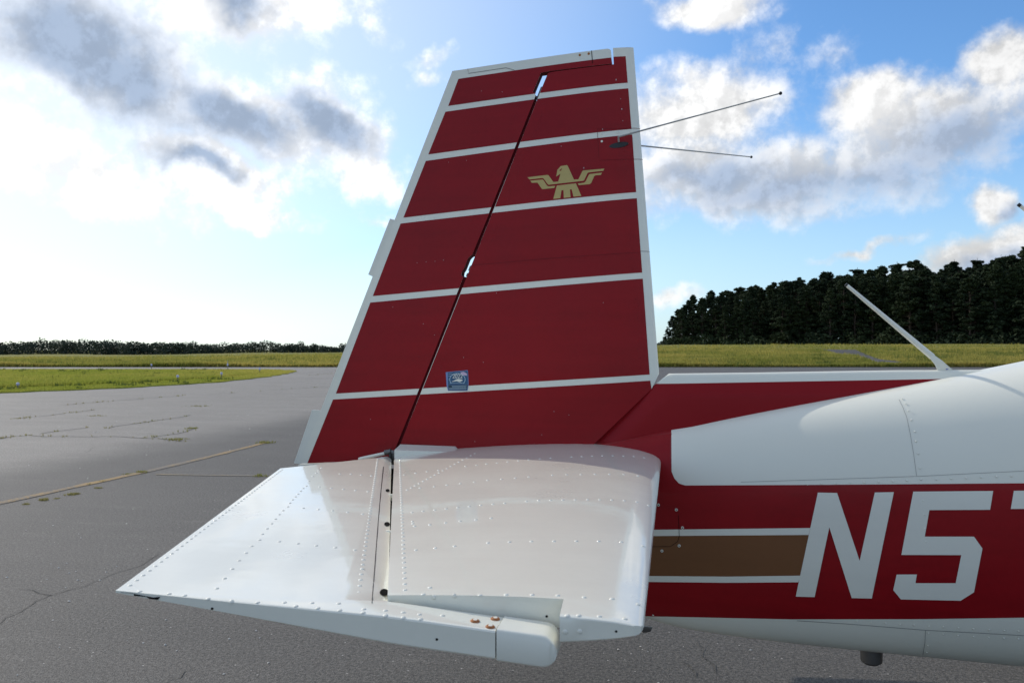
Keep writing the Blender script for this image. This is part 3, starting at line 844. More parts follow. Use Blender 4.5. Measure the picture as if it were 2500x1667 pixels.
# --- dorsal fairing in front of the fin
DOR = [(-0.30, -0.40), (-0.232, -0.316), (-0.045, -0.138), (0.018, -0.089), (0.30, -0.084), (0.77, -0.0735), (1.05, -0.071), (1.40, -0.070)]
def dorsal_mesh():
    xs = [-0.30, -0.27, -0.232, -0.18, -0.12, -0.07, -0.045, -0.02, 0.0, 0.018] + list(np.linspace(0.04, 1.40, 50))
    K = 61; V, F = [], []
    for x in xs:
        zt = interp([(a, b) for a, b in DOR], x)[0] if False else np.interp(x, [a for a, _ in DOR], [b for _, b in DOR])
        zb = -0.45 if x < 0.0 else np.interp(x, [0, 1.4], [-0.45, -0.25])
        slope = 1.0 if x > 0.018 else 0.0
        for k in range(K):
            u = k / (K - 1)                         # 0 right foot, 1 left foot
            a = math.pi * u
            y = -math.cos(a); z = math.sin(a)
            half = np.interp(x, [-0.30, 0.018, 0.1], [0.036, 0.046, 0.055])
            yy = half * math.copysign(abs(y) ** 0.45, y)
            zz = zb + (zt - zb) * (abs(z) ** 0.55)
            lean = 0.55 + 0.45 * (1 - max(0.0, (zz - (zt - 0.075)) / 0.075)) if zz > zt - 0.075 else 1.0
            V.append((x, yy * lean, Z0 + zz))
    for i in range(len(xs) - 1):
        for k in range(K - 1):
            F.append([i * K + k, (i + 1) * K + k, (i + 1) * K + k + 1, i * K + k + 1])
    F.append(list(range(K))); F.append([(len(xs) - 1) * K + k for k in range(K)][::-1])
    return mesh_from('dorsal_fairing', V, F, 50)
dor_me = dorsal_mesh()
_a, _b = at_y(1608, 937.5, -0.05), at_y(2319, 925, -0.05)
m_, t_, p_ = material('dorsal_two_tone_paint')          # red flank, white spine
o_ = t_.new('ShaderNodeTexCoord').outputs['Object']
s_ = t_.new('ShaderNodeSeparateXYZ'); t_.link(o_, s_.inputs[0])
kx = (_b.z - _a.z) / (_b.x - _a.x)
zl = t_.math('ADD', t_.math('MULTIPLY', t_.math('SUBTRACT', s_.outputs[0], _a.x), kx), _a.z)
wv_ = t_.math('ADD', 0.95, t_.math('MULTIPLY', t_.noise(o_, 3.0, 5, 0.6), 0.1))
t_.link(t_.mix(1.0, t_.mix(t_.math('LESS_THAN', s_.outputs[2], zl), rgb(0.79, 0.782, 0.675), rgb(0.26, 0.0045, 0.0085)), wv_, 'MULTIPLY'), p_.inputs['Base Color'])
p_.inputs['Roughness'].default_value = 0.40; p_.inputs['Specular IOR Level'].default_value = 0.18
dorsal = link('dorsal_fairing', dor_me, m_, plane)

# --- vertical fin and rudder
FY = -0.02
def P2(px, py): p = at_y(px, py, FY); return (p.x, p.z)
LEt, LEb = P2(1547, 110), P2(1609, 912)
HGt, HGb = P2(1338, 176), P2(978, 1085)
TEt, TEb = P2(1101, 168), P2(726, 1137)
def on_line(a, b, z): t = (z - b[1]) / (a[1] - b[1]); return lerp(b[0], a[0], t)
def fin_half(x, z):
    xl, xt = on_line(LEt, LEb, z), on_line(TEt, TEb, z)
    f = (xl - x) / max(xl - xt, 0.05)
    T = np.interp(z, [Z0 - 0.42, LEt[1]], [0.044, 0.019])
    return max(T * naca(f), 0.0 if f < 0.002 else 0.0022)
def frac_cut(f):
    zt, zb = LEt[1], LEb[1]
    a = (lerp(on_line(LEt, LEb, zt), on_line(TEt, TEb, zt), f), zt); b = (lerp(on_line(LEt, LEb, zb), on_line(TEt, TEb, zb), f), zb)
    d = (a[0] - b[0], a[1] - b[1]); return (a, (-d[1], d[0]))
fcuts = [frac_cut(f) for f in (0.003, 0.008, 0.018, 0.035, 0.06, 0.1, 0.15, 0.21, 0.28, 0.36, 0.44, 0.52, 0.6, 0.68, 0.76, 0.82, 0.87, 0.915, 0.95, 0.975, 0.99)]
zcuts = [((0, z), (0, 1)) for z in np.linspace(Z0 - 0.44, LEt[1], 26)]
fin_poly = [P2(*p) for p in [(1547, 110), (1497, 114.5), (1499, 155), (1440, 162.5), (1346, 174.5), (1338, 177), (1325, 208.5), (978, 1085), (968, 1112), (985, 1135), (1400, 1135), (1455, 1078), (1590.5, 949.5), (1609, 912)]]
fin_me = slab('vertical_fin', fin_poly, fcuts + zcuts, lambda u, v, s: (u, -s * fin_half(u, v), v), 35)
fin = link('vertical_fin', fin_me, M['white'], plane)
hinge_line = lambda y: lerp(1338, 978, (y - 176) / 909)
RUD_E = [(1321, 176), (1306, 212), (1301, 224)] + [(hinge_line(y) - 8 - d, y) for y, d in ((231, 0), (622, 0), (627, 5), (632, 7), (656, 7), (664, 9), (672, 7), (677, 0), (1101, 0))]
rud_poly = [P2(*p) for p in [(1101, 168), (1484, 116.5), (1489, 117.5), (1492, 121), (1495, 153.5), (1440, 160.5), (1346, 172)] + RUD_E + [(960, 1124), (726, 1138)]]
rud_me = slab('rudder', rud_poly, fcuts + zcuts, lambda u, v, s: (u, -s * fin_half(u, v), v), 35)
rudder = link('rudder', rud_me, M['white'], plane)
for me_, sd_ in ((fin_me, 1), (rud_me, 0)):                # walls in the hinge gap and under the horn: shade painted as darker red
    me_.materials.append(M['redgap'])
    for pf in me_.polygons:
        c_ = pf.center
        if abs(pf.normal.y) < 0.6:
            hx_ = on_line(HGt, HGb, c_.z)
            if abs(c_.x - hx_) < 0.035 or (c_.z > P2(1340, 182)[1] and c_.z < P2(1340, 150)[1] and c_.x > hx_) : pf.material_index = 1
fin_bvh, rud_bvh = bvh_of(fin_me), bvh_of(rud_me)
# added dark strips paint the shade in the hinge gap, open at the two hinges
for (ya, yb) in ((244, 624), (676, 1096)):
    la = [P2(lerp(1338, 978, (y - 176) / 909) + dx, y) for y, dx in ((ya, 3), (ya, -12), (yb, -12), (yb, 3))]
    prism('gap_shade_strip', [(x, 0.006 - fin_half(x, z), z) for x, z in la], [(x, fin_half(x, z) - 0.006, z) for x, z in la], M['redgap'], rudder)
for y0, y1 in ((206, 238), (646, 660), (664, 674)):
    x0 = lerp(1338, 978, (y0 - 176) / 909); x1 = lerp(1338, 978, (y1 - 176) / 909)
    la = [P2(x0 + 4, y0), P2(x0 - 7, y0 + 2), P2(x1 - 6, y1), P2(x1 + 4, y1)]
    prism('hinge_bracket', [(x, -0.008, z) for x, z in la], [(x, 0.008, z) for x, z in la], M['steel_dark'], fin, 0.002)
# fixed tabs on the rudder's trailing edge
def tab(name, pts, lab=None):
    la = [P2(*p) for p in pts]
    o = prism(name, [(x, -0.0016, z) for x, z in la], [(x, 0.0016, z) for x, z in la], M['white_flat'], rudder)
    return o
tab('trim_tab', [(948, 531.5), (966, 537), (912, 677), (894.4, 669)])
tab('trim_tab', [(757, 1001), (782, 1003), (733, 1134), (713, 1131.5)])

# --- paint areas on fin and rudder
def fin_decal(name, poly, off, mat, parent):
    """painted area on the skin of fin or rudder, outline measured in photograph pixels"""
    g = grid_poly([P2(*p) for p in poly], fcuts + zcuts)
    for v in g.verts: v.co = (v.co.x, -(fin_half(v.co.x, v.co.y) + off), v.co.y)
    bmesh.ops.recalc_face_normals(g, faces=g.faces); g.normal_update()
    if sum(f.normal.y for f in g.faces) > 0: bmesh.ops.reverse_faces(g, faces=g.faces)
    return link(name, bm_mesh(name, g, 60), mat, parent)
def both_sides(o):
    me = o.data.copy()
    co = np.empty(len(me.vertices) * 3, np.float32); me.vertices.foreach_get('co', co)
    co = co.reshape(-1, 3); co[:, 1] *= -1; me.vertices.foreach_set('co', co.ravel()); me.flip_normals()
    q = bpy.data.objects.new(o.name.split('.')[0], me); col.objects.link(q); q.parent = o.parent
def li(a, b, t): return (lerp(a[0], b[0], t), lerp(a[1], b[1], t))
def hinge_x(y, side): return lerp(1338, 978, (y - 176) / 909) + (0 if side else -8)
# stripes: left top, left bottom, right top, right bottom
STR = [((1091, 254.5), (1084, 269), (1533, 199), (1534.5, 213)), ((1042, 374), (1036, 390), (1542, 313), (1544, 326.5)), ((981, 529.5), (974, 544), (1553.5, 468), (1555, 483)),
       ((906, 722), (900, 738), (1568, 665), (1569.5, 680)), ((816, 961), (809, 975.6), (1586, 914), (1587.5, 929))]
def cross(a, b, side):
    """where a stripe edge meets the hinge gap"""
    for i in range(400):
        q = li(a, b, i / 400)
        if q[0] >= hinge_x(q[1], side): return q
    return b
tops = [((1116, 188), (1492.5, 138.5))] + [(s[1], s[3]) for s in STR]
bots = [(s[0], s[2]) for s in STR] + [((745, 1143), None)]
def between(edge, y0, y1): return [p for p in edge if y0 + 1 < p[1] < y1 - 1]
for i in range(6):
    tl, tr_ = tops[i]; bl, br = bots[i]
    if i < 5: rb, fb_ = cross(bl, br, 0), cross(bl, br, 1)
    if i == 0:
        rp = [tl, tr_, (1495, 153.5), (1440, 160.5), (1346, 172)] + between(RUD_E, 0, rb[1]) + [rb, bl]
        fp = [(1499, 155), (1498, 136.5), (1528, 134), br, fb_, (1325, 208.5), (1338, 177), (1346, 174.5), (1440, 162.5)]
    elif i < 5:
        rt = cross(tl, tr_, 0)
        rp = [tl, rt] + between(RUD_E, rt[1], rb[1]) + [rb, bl]
        fp = [cross(tl, tr_, 1), tr_, br, fb_]
    else:
        rt = cross(tl, tr_, 0)
        rp = [tl, rt] + between(RUD_E, rt[1], 1130) + [(960, 1124), (744, 1137)]
        fp = [cross(tl, tr_, 1), tr_, (1590.5, 949.5), (1455, 1078), (1400, 1135), (985, 1135), (968, 1112), (978, 1085)]
    o = fin_decal('red_panel', rp, 0.0008, M['red'], rudder); both_sides(o)
    o = fin_decal('red_panel', fp, 0.0008, M['red'], fin); both_sides(o)
# eagle emblem
ce = lambda pts: crop(pts, 10.226, 1270, 380)
EAG = [[(190, 545), (680, 488), (715, 497), (838, 665), (958, 655), (1015, 460), (905, 530), (915, 495), (935, 365), (1020, 268), (1175, 243), (1200, 270), (1350, 605), (1460, 600), (1560, 395), (1580, 378), (2110, 328), (2080, 383), (1720, 425), (1690, 440), (1605, 622), (1580, 637), (720, 735), (690, 712), (590, 575), (565, 565), (240, 600)],
       [(260, 632), (565, 602), (590, 620), (680, 755), (715, 775), (885, 762), (860, 815), (570, 845), (550, 835), (440, 680), (300, 685)],
       [(1445, 705), (1600, 685), (1640, 650), (1725, 480), (1750, 465), (2050, 430), (2022, 487), (1880, 500), (1855, 520), (1780, 690), (1745, 718), (1475, 745)],
       [(925, 755), (1400, 700), (1535, 1015), (1340, 1035), (1295, 850), (1250, 855), (1268, 1050), (1098, 1065), (1090, 868), (1040, 875), (1010, 1075), (835, 1090)]]
eag = None
for i, e in enumerate(EAG):
    o = fin_decal('emblem' if i == 0 else 'emblem_feather', ce(e), 0.0014, M['gold'], fin if i == 0 else eag)
    if i == 0: eag = tag(o, 'gold eagle emblem with spread wings')
fin_decal('emblem_eye', ce([(985, 385), (1052, 315), (1030, 385)]), 0.0018, M['red'], eag)
# inspection sticker reading 2022
cs = lambda pts: crop(pts, 17.425, 1060, 880)
stk = tag(fin_decal('sticker', cs([(515, 490), (1450, 405), (1470, 440), (1500, 1000), (1465, 1250), (1440, 1275), (620, 1275), (560, 1070)]), 0.0014, M['stick_rim'], fin), 'small blue sticker reading 2022')
fin_decal('sticker_field', cs([(610, 505), (1450, 430), (1475, 1000), (620, 1020)]), 0.0018, M['stick_blue'], stk)
fin_decal('sticker_field', cs([(625, 1030), (1475, 1012), (1440, 1250), (640, 1250)]), 0.0018, M['stick_dark'], stk)
fin_decal('sticker_patch', cs([(1150, 490), (1290, 470), (1420, 540), (1440, 640), (1300, 620), (1180, 580)]), 0.0024, M['stick_pink'], stk)
ring = [(1025 + 330 * math.cos(a), 800 + 260 * math.sin(a)) for a in np.linspace(R(140), R(400), 26)]
fin_decal('sticker_ring', cs(stroke(ring, 26)), 0.0022, M['stick_light'], stk)
for i, x0 in enumerate((815, 925, 1035, 1150)):
    if i == 1:
        a = [(x0 + 48 + 40 * math.cos(t), 660 + 85 * math.sin(t)) for t in np.linspace(0, 2 * math.pi * 0.995, 18)]
    else:
        a = [(x0 + 5, 625), (x0 + 20, 585), (x0 + 55, 575), (x0 + 82, 605), (x0 + 72, 660), (x0 + 35, 705), (x0 + 4, 742), (x0 + 95, 738)]
    fin_decal('sticker_digit', cs(stroke(a, 24)), 0.0026, M['white_flat'], stk)
for k_, (y0, x0, x1) in enumerate([(1070, 780, 1420), (1110, 800, 1400), (1165, 660, 1420), (1200, 660, 1400), (560, 640, 800), (650, 640, 760), (800, 640, 700), (950, 690, 1330)]):
    fin_decal('sticker_line', cs(stroke([(x0, y0 + 8), (x1, y0 - 8)], 15)), 0.0022, M['stick_light'], stk)
fin_decal('sticker_mark', cs([(790, 880), (870, 850), (1000, 780), (1080, 770), (1240, 810), (1245, 850), (1110, 900), (1230, 945), (1210, 950), (1000, 870), (800, 895)]), 0.0022, M['white_flat'], stk)

# panel seams, screws and chips on the fin
k1 = lambda pts: crop(pts, 2.476, 1000, 80)
k2 = lambda pts: crop(pts, 2.376, 700, 500)
for pts in ([(1137, 580), (1137, 598), (1147, 765)], [(1137, 582), (1250, 577), (1395, 570)], [(1147, 772), (1260, 766), (1412, 758)]):
    fin_decal('panel_seam', stroke(k1(pts), 0.9), 0.0012, M['seam_red'], fin)
fin_decal('panel_seam', stroke(k2([(1070, 352), (1500, 315), (2050, 275)]), 1.0), 0.0012, M['seam_red'], fin)
fin_decal('panel_seam', stroke(k2([(2053, 268), (2106, 268)]), 1.2), 0.0012, M['seam'], fin)
fin_decal('panel_seam', stroke(crop([(1210, 160), (1222, 300), (1228, 400)], 7.35, 1280, 100), 1.6), 0.0012, M['dark'], rudder)
fin_decal('panel_seam', stroke(k1([(345, 205), (350, 235), (580, 205), (632, 220)]), 1.2), 0.0013, M['seam'], rudder)
M['chip'] = paint('paint_chip', rgb(0.52, 0.45, 0.46), 0.6, 0.0, 0.2)
def chips(pts, bvh, parent, size=3.0):
    for (x, y) in pts:
        n_ = 6; a0 = random.random()
        poly = [(x + size * random.uniform(0.15, 0.42) * math.cos(a0 + 2 * math.pi * i / n_), y + size * random.uniform(0.25, 0.7) * math.sin(a0 + 2 * math.pi * i / n_)) for i in range(n_)]
        fin_decal('paint_chip', poly, 0.0013, M['chip'], parent)
chips(k1([(1283, 457), (1168, 583), (1055, 818), (1250, 280)]), fin_bvh, fin, 4.5)
chips(k1([(918, 686), (1290, 530), (1277, 395)]) + k2([(1838, 568), (1220, 512), (1030, 885), (1640, 1215), (1555, 1195), (1098, 1368), (1098, 1415), (1244, 1398), (1485, 1328), (1145, 912)]), fin_bvh, fin, 2.4)
chips(k1([(231, 778), (340, 768), (430, 345), (558, 352)]) + k2([(610, 592), (792, 690), (858, 755), (485, 1243), (805, 330), (752, 335), (858, 326), (908, 320)]), rud_bvh, rudder, 2.2)
for pt in crop([(1000, 243), (1160, 218)], 7.35, 1280, 100):
    p, n = cast(rud_bvh, *pt)
    tube('rusty_screw', [p - n * 0.001, p + n * 0.0015], [0.0045, 0.004], M['rust'], rudder, 10)
for pt in k1([(1160, 606), (1256, 601), (1338, 595), (1163, 655)]):
    p, n = cast(fin_bvh, *pt)
    tube('screw', [p - n * 0.001, p + n * 0.0016], [0.0045, 0.0040], M['white_flat'], fin, 10)

# flush rivets showing through the red paint
rr_pts = [(x_, lerp(352, 275, (x_ - 1070) / 980) + 9) for x_ in range(1090, 2050, 38)]
rr_pts = k2(rr_pts) + [(hinge_line(y_) + 26, y_) for y_ in range(250, 1060, 17)] + [(hinge_line(y_) - 40, y_) for y_ in range(262, 1080, 19)]
rr_pts += [(lerp(1552, 1604, (y_ - 180) / 700) - 42, y_) for y_ in range(225, 900, 24)] + [(x_, lerp(600, 560, (x_ - 1230) / 300) + 190) for x_ in range(1150, 1560, 24)]
def on_stripe(x_, y_): return any(lerp(s_[0][1], s_[2][1], (x_ - s_[0][0]) / (s_[2][0] - s_[0][0])) - 4 < y_ < lerp(s_[1][1], s_[3][1], (x_ - s_[1][0]) / (s_[3][0] - s_[1][0])) + 4 for s_ in STR)
fV, fF = [], []
for (x_, y_) in rr_pts:
    if on_stripe(x_, y_): continue
    px_, pz_ = P2(x_, y_); yy_ = -(fin_half(px_, pz_) + 0.0007); b_ = len(fV)
    fV.append((px_, yy_ - 0.0009, pz_))
    for ring_r, ring_h in ((0.0019, 0.0007), (0.0028, -0.0002)):
        fV += [(px_ + ring_r * math.cos(q_ * math.pi / 4), yy_ - ring_h, pz_ + ring_r * math.sin(q_ * math.pi / 4)) for q_ in range(8)]
    fF += [[b_, b_ + 1 + (q_ + 1) % 8, b_ + 1 + q_] for q_ in range(8)] + [[b_ + 1 + q_, b_ + 1 + (q_ + 1) % 8, b_ + 9 + (q_ + 1) % 8, b_ + 9 + q_] for q_ in range(8)]
tag(link('flush_rivets', mesh_from('flush_rivets', fV, fF, 180), M['red'], fin), kind='stuff')
# whip antennas on the fin
def whip(side):
    b = at_y(1511, 345, -0.03); b = Vector((b.x, side * 0.030, b.z))
    t = CAM + ray(1907, 227) * 2.4206; t = Vector((t.x, side * 0.411, t.z))
    k0 = b + Vector((0.0, side * 0.018, 0.012))
    o = tube('whip_antenna', [b, k0, k0.lerp(t, 0.03), k0.lerp(t, 0.5), t], [0.0036, 0.0034, 0.0031, 0.0026, 0.0021], M['steel'], fin, 8)
    ball('tip', t, 0.0052, M['black'], o)
    pl = [(b.x + 0.034 * math.cos(a) , side, b.z - 0.010 + 0.0095 * math.sin(a) + 0.004 * math.cos(a)) for a in np.linspace(0, 2 * math.pi, 20, endpoint=False)]
    yo = fin_half(b.x, b.z) + 0.0035
    prism('antenna_base', [(x, side * 0.004, z) for x, _, z in pl], [(x, side * yo, z) for x, _, z in pl], M['black'], o)
whip(-1); whip(1)

# --- tailplane
HX = lambda y: lerp(-0.967, -0.441, (-y - 0.07) / 1.56)          # hinge line
TX = lambda y: lerp(-1.256, -0.890, (-y - 0.39) / 1.33)          # trailing edge
LX = lambda y: lerp(-0.010, -0.030, (-y - 0.1) / 1.62)
TIP = -1.72
def tail_t(x, y):
    c = LX(y) - TX(y); f = (LX(y) - x) / c
    T = lerp(0.064, 0.0235, min(max((-y - 0.1) / 1.62, 0), 1))
    e = (y - TIP)
    edge = 1.0 if e > 0.008 else 0.80 + 0.20 * math.sqrt(max(0.0, 1 - (1 - e / 0.008) ** 2))
    return T * naca(f) * edge
def stab_zc(x, y):
    zl = lerp(-0.388, -0.413, min(max((-y - 0.1) / 1.62, 0), 1))
    return Z0 + lerp(zl, -0.428, (LX(y) - x) / (LX(y) - HX(y)))
def stab_pos(side_sign):
    def f(u, v, s):
        t = tail_t(u, v)
        return (u, v * side_sign, stab_zc(u, v) + s * t)
    return f
def tail_frac_cut(f):
    a = (lerp(LX(-0.1), TX(-0.1), f), -0.1); b = (lerp(LX(-1.72), TX(-1.72), f), -1.72)
    d = (a[0] - b[0], a[1] - b[1]); return (a, (-d[1], d[0]))
tcuts = [tail_frac_cut(f) for f in (0.002, 0.006, 0.013, 0.024, 0.04, 0.06, 0.09, 0.125, 0.17, 0.22, 0.28, 0.35, 0.43, 0.52, 0.6, 0.68, 0.76)]
ycuts = [((0, y), (0, 1)) for y in list(np.linspace(-0.1, -1.6, 13)) + [-1.7125, -1.715, -1.7175, -1.719]]
stab_poly = [(LX(-0.03), -0.03)] + [(LX(y), y) for y in np.linspace(-0.1, -1.70, 9)] + [(-0.034, -1.713), (-0.045, TIP), (-0.153, TIP), (-0.156, -1.648), (-0.447, -1.645), (HX(-0.03), -0.03)]
stab_me = slab('horizontal_stabilizer', stab_poly, tcuts + ycuts, stab_pos(1), 28)
stab = tag(link('horizontal_stabilizer', stab_me, M['white'], plane), 'glossy white right stabilizer with rows of rivets')
stab_l_me = slab('horizontal_stabilizer', stab_poly, tcuts + ycuts, stab_pos(-1), 28)
stab_l = link('horizontal_stabilizer', stab_l_me, M['white'], plane)
# elevator, trailing edge a little up
RISE = 0.0725
GAP = 0.012
def elev_t(x, y, cap=False):
    h = HX(y)
    th = tail_t(h, max(y, TIP + 0.009))
    e = (y - TIP); edge = 1.0 if e > 0.006 else 0.84 + 0.16 * math.sqrt(max(0.0, 1 - (1 - e / 0.006) ** 2))
    if x <= h:
        u = (h - x) / (h - TX(y)); t = th * (1 - u) + 0.0022 * u
        nose = (h - GAP - x)
        if y > -1.64 and nose < 0.02: t *= 0.72 + 0.28 * math.sqrt(max(0.0, 1 - (1 - max(nose, 0) / 0.02) ** 2))
    else: t = th
    if cap:
        t = t + 0.0022
        d = (-0.158 - x)
        if d < 0.024: t *= math.sqrt(max(0.02, 1 - (1 - max(d, 0) / 0.024) ** 2))
    return t * edge
def elev_pos(sg, cap=False):
    def f(u, v, s):
        return (u, v * sg, Z0 + lerp(-0.429, -0.4363, (-v - 0.07) / 1.65) + RISE * (HX(v) - u) + s * elev_t(u, v, cap))
    return f
SEAMX = -0.250
ele_poly = [(HX(-0.075) - GAP, -0.075), (HX(-1.655) - GAP + 0.002, -1.655), (SEAMX - 0.001, -1.657), (SEAMX - 0.001, TIP), (TX(-1.70) + 0.004, TIP), (TX(-1.712), -1.714), (TX(-0.39), -0.39)]
ecuts = [((lerp(-0.979, -1.256, f), -0.1), (1.0, 0.30)) for f in (0.02, 0.045, 0.075, 0.2, 0.4, 0.6, 0.8)] + [((0, y), (0, 1)) for y in list(np.linspace(-0.2, -1.6, 8)) + [-1.64, -1.7145, -1.7165, -1.7185]]
ecuts += [((x, 0), (1, 0)) for x in (-0.30, -0.36, -0.42)]
ele_me = slab('elevator', ele_poly, ecuts, elev_pos(1), 28)
elev = tag(link('elevator', ele_me, M['white'], plane), 'white right elevator with its trailing edge slightly raised')
elev_l = link('elevator', slab('elevator', ele_poly, ecuts, elev_pos(-1), 28), M['white'], plane)
cap_poly = [(SEAMX + 0.001, -1.657), (-0.166, -1.657), (-0.158, -1.662), (-0.158, TIP + 0.004), (-0.163, TIP), (SEAMX + 0.001, TIP)]
ccuts = [((x, 0), (1, 0)) for x in (-0.24, -0.20, -0.182, -0.175, -0.17, -0.166, -0.163, -0.161, -0.1595, -0.1585)] + [((0, y), (0, 1)) for y in (-1.68, -1.7145, -1.7165, -1.7185)]
cap_me = slab('counterweight', cap_poly, ccuts, elev_pos(1, True), 40)
cap = link('counterweight', cap_me, M['white_flat'], elev)
link('counterweight', slab('counterweight', cap_poly, ccuts, elev_pos(-1, True), 40), M['white_flat'], elev_l)
stab_bvh, ele_bvh, cap_bvh, fus_bvh, dor_bvh = bvh_of(stab_me), bvh_of(ele_me), bvh_of(cap_me), bvh_of(fus_me), bvh_of(dor_me)
# added dark strip paints the shade inside the elevator gap
sp = [(HX(y) + dx, y) for y, dx in ((-0.08, 0.004), (-0.08, -0.02), (-1.64, -0.02), (-1.64, 0.004))]
prism('gap_shade_strip', [(x, y, Z0 - 0.445) for x, y in sp], [(x, y, Z0 - 0.437) for x, y in sp], M['dark'], stab)
# elevator hinges
for (hx, hy, sc_) in ((952, 1202, 0.9), (953, 1286, 0.9), (951, 1456, 1.0)):
    p = at_z(hx, hy, Z0 - 0.400 if hy > 1400 else Z0 - 0.402)
    decal('recess_shade', [(hx - 9 * (hy - 1000) / 330 + 8 * (hy - 1000) / 330 * math.cos(a), hy - 8 * (hy - 1000) / 330 + 6 * (hy - 1000) / 330 * math.sin(a)) for a in np.linspace(0, 2 * math.pi, 14, endpoint=False)], ele_bvh, 0.0010, M['dark'], elev, 60)  # flat dark disc paints the shade of the hinge cutout
    y = p.y; xh = HX(y) - 0.004; zt = Z0 - 0.436 + elev_t(HX(y) - 0.03, y)
    for dy, dz, ln in ((0.0, -0.001, 0.016), (-0.010, -0.006, 0.013)):
        L0 = [(xh - ln, y + dy - 0.003, zt + dz), (xh + ln, y + dy - 0.003, zt + dz), (xh + ln, y + dy + 0.004, zt + dz), (xh - ln, y + dy + 0.004, zt + dz)]
        prism('hinge_bracket', L0, [(a, b, c - 0.012) for a, b, c in L0], M['white_flat'], stab, 0.0015)
# root fairing, push rod and rib flange by the hinge
fr = [at_y(963, 1141, -0.10), at_y(1121, 1116, -0.10), at_y(1119, 1104, -0.10), at_y(1110, 1102.5, -0.10), at_y(963, 1098, -0.10)]
bk = [at_y(978, 1130, -0.035), at_y(1117, 1110, -0.035), at_y(1118, 1095, -0.035), at_y(1112, 1089, -0.035), at_y(978, 1084, -0.035)]
prism('root_fairing', fr, bk, M['white_flat'], stab)
rod = tube('push_rod', [at_y(876, 1119.5, -0.07), at_y(882, 1118.5, -0.07), at_y(945, 1105, -0.07)], [0.0045, 0.0062, 0.0062], M['white_flat'], elev, 10)
tube('rod_end', [at_y(940, 1104, -0.072), at_y(955, 1101, -0.072)], [0.010, 0.010], M['steel_dark'], rod, 10)
prism('rod_bracket', [at_y(948, 1098, -0.075), at_y(962, 1098, -0.075), at_y(962, 1134, -0.075), at_y(952, 1132, -0.075)], [at_y(948, 1098, -0.05), at_y(962, 1098, -0.05), at_y(962, 1134, -0.05), at_y(952, 1132, -0.05)], M['steel_dark'], elev, 0.002)
tube('rod_bolt', [at_y(953, 1106, -0.085), at_y(953, 1124, -0.085)], [0.006, 0.005], M['black'], rod, 8)
a, b = at_y(729, 1135.5, -0.11), at_y(919, 1126.5, -0.075)
prism('rib_flange', [a + Vector((0, 0, 0.003)), b + Vector((0, 0, 0.003)), b - Vector((0, 0, 0.003)), a - Vector((0, 0, 0.003))],
      [a + Vector((0, .03, 0.003)), b + Vector((0, .03, 0.003)), b + Vector((0, .03, -0.003)), a + Vector((0, .03, -0.003))], M['white'], elev_l)
# elevator skin seam
k3 = lambda pts: crop(pts, 2.8, 250, 1080)
k4 = lambda pts: crop(pts, 2.704, 900, 1060)
decal('seam_or_highlight', stroke(k3([(1922, 165), (1905, 330), (1890, 500), (1870, 760), (1845, 1095)]), 1.6), ele_bvh, 0.0006, M['dark'], elev, 30)
# drain holes and tears
for pt, bv, par in ((k4([(452, 1345)])[0], ele_bvh, elev), (k3([(757, 1128)])[0], ele_bvh, elev), (k4([(1632, 1293)])[0], stab_bvh, stab), (k4([(1175, 1194)])[0], stab_bvh, stab)):
    decal('drain_hole', [(pt[0] + 3.2 * math.cos(a), pt[1] + 3.2 * math.sin(a)) for a in np.linspace(0, 2 * math.pi, 10, endpoint=False)], bv, 0.0006, M['dark'], par, 60)
decal('torn_edge', k3([(130, 1018), (200, 1022), (300, 1042), (360, 1052), (405, 1046), (388, 1068), (330, 1062), (200, 1040)]), ele_bvh, 0.0008, M['dark'], elev, 60)

# --- fuselage paint
k5 = lambda pts: crop(pts, 2.502, 1560, 860)
k6 = lambda pts: crop(pts, 2.502, 1560, 1180)
FW = 3300
band = [(1420, 1100), (1560, 1068), (1640, 1058), (1637, 1064), (1635.5, 1075), (1635.5, 1120), (1639, 1150), (1646, 1167), (1657, 1179), (1672, 1184), (2000, 1182.5), (2256, 1180.5), (2500, 1178.5), (FW, 1172),
        (FW, 1500), (2500, 1504.5), (2256, 1508), (1928, 1508.5), (1576, 1501), (1420, 1490)]
o = decal('red_band', band, fus_bvh, 0.0008, M['red'], fus, 26, -0.12)
N_ = [(1090, 53), (1207, 55), (1343, 467), (1437, 52), (1553, 50), (1416, 695), (1294, 692), (1159, 263), (1068, 686), (953, 683)]
F5 = [(1671, 47), (2158, 43), (2139, 157), (1769, 159), (1740, 320), (2040, 320), (2091, 392), (2038, 657), (1957, 708), (1593, 700), (1547, 644), (1568, 550), (1691, 549), (1682, 602), (1927, 602), (1962, 432), (1597, 431)]
S7 = [(2284, 42), (2770, 36), (2745, 160), (2500, 715), (2370, 715), (2600, 150), (2265, 152)]
decal('registration_letter', k6(N_), fus_bvh, 0.0020, M['white_flat'], fus, 26, -0.12)
decal('registration_letter', k6(F5), fus_bvh, 0.0020, M['white_flat'], fus, 26, -0.12)
decal('registration_letter', k6(S7), fus_bvh, 0.0020, M['white_flat'], fus, 26, -0.12)
decal('gold_stripe', k6([(-350, 320), (60, 317), (1033, 310), (982, 557), (540, 563), (60, 559), (-350, 556)]), fus_bvh, 0.0014, M['gold_brown'], fus, 26, -0.12)
decal('white_stripe', k6([(-350, 282), (60, 279), (1043, 268), (1033, 310), (60, 317), (-350, 320)]), fus_bvh, 0.0014, M['white_flat'], fus, 26, -0.12)
decal('white_stripe', k6([(-350, 556), (60, 559), (540, 563), (982, 557), (970, 597), (540, 600), (60, 595), (-350, 592)]), fus_bvh, 0.0014, M['white_flat'], fus, 26, -0.12)
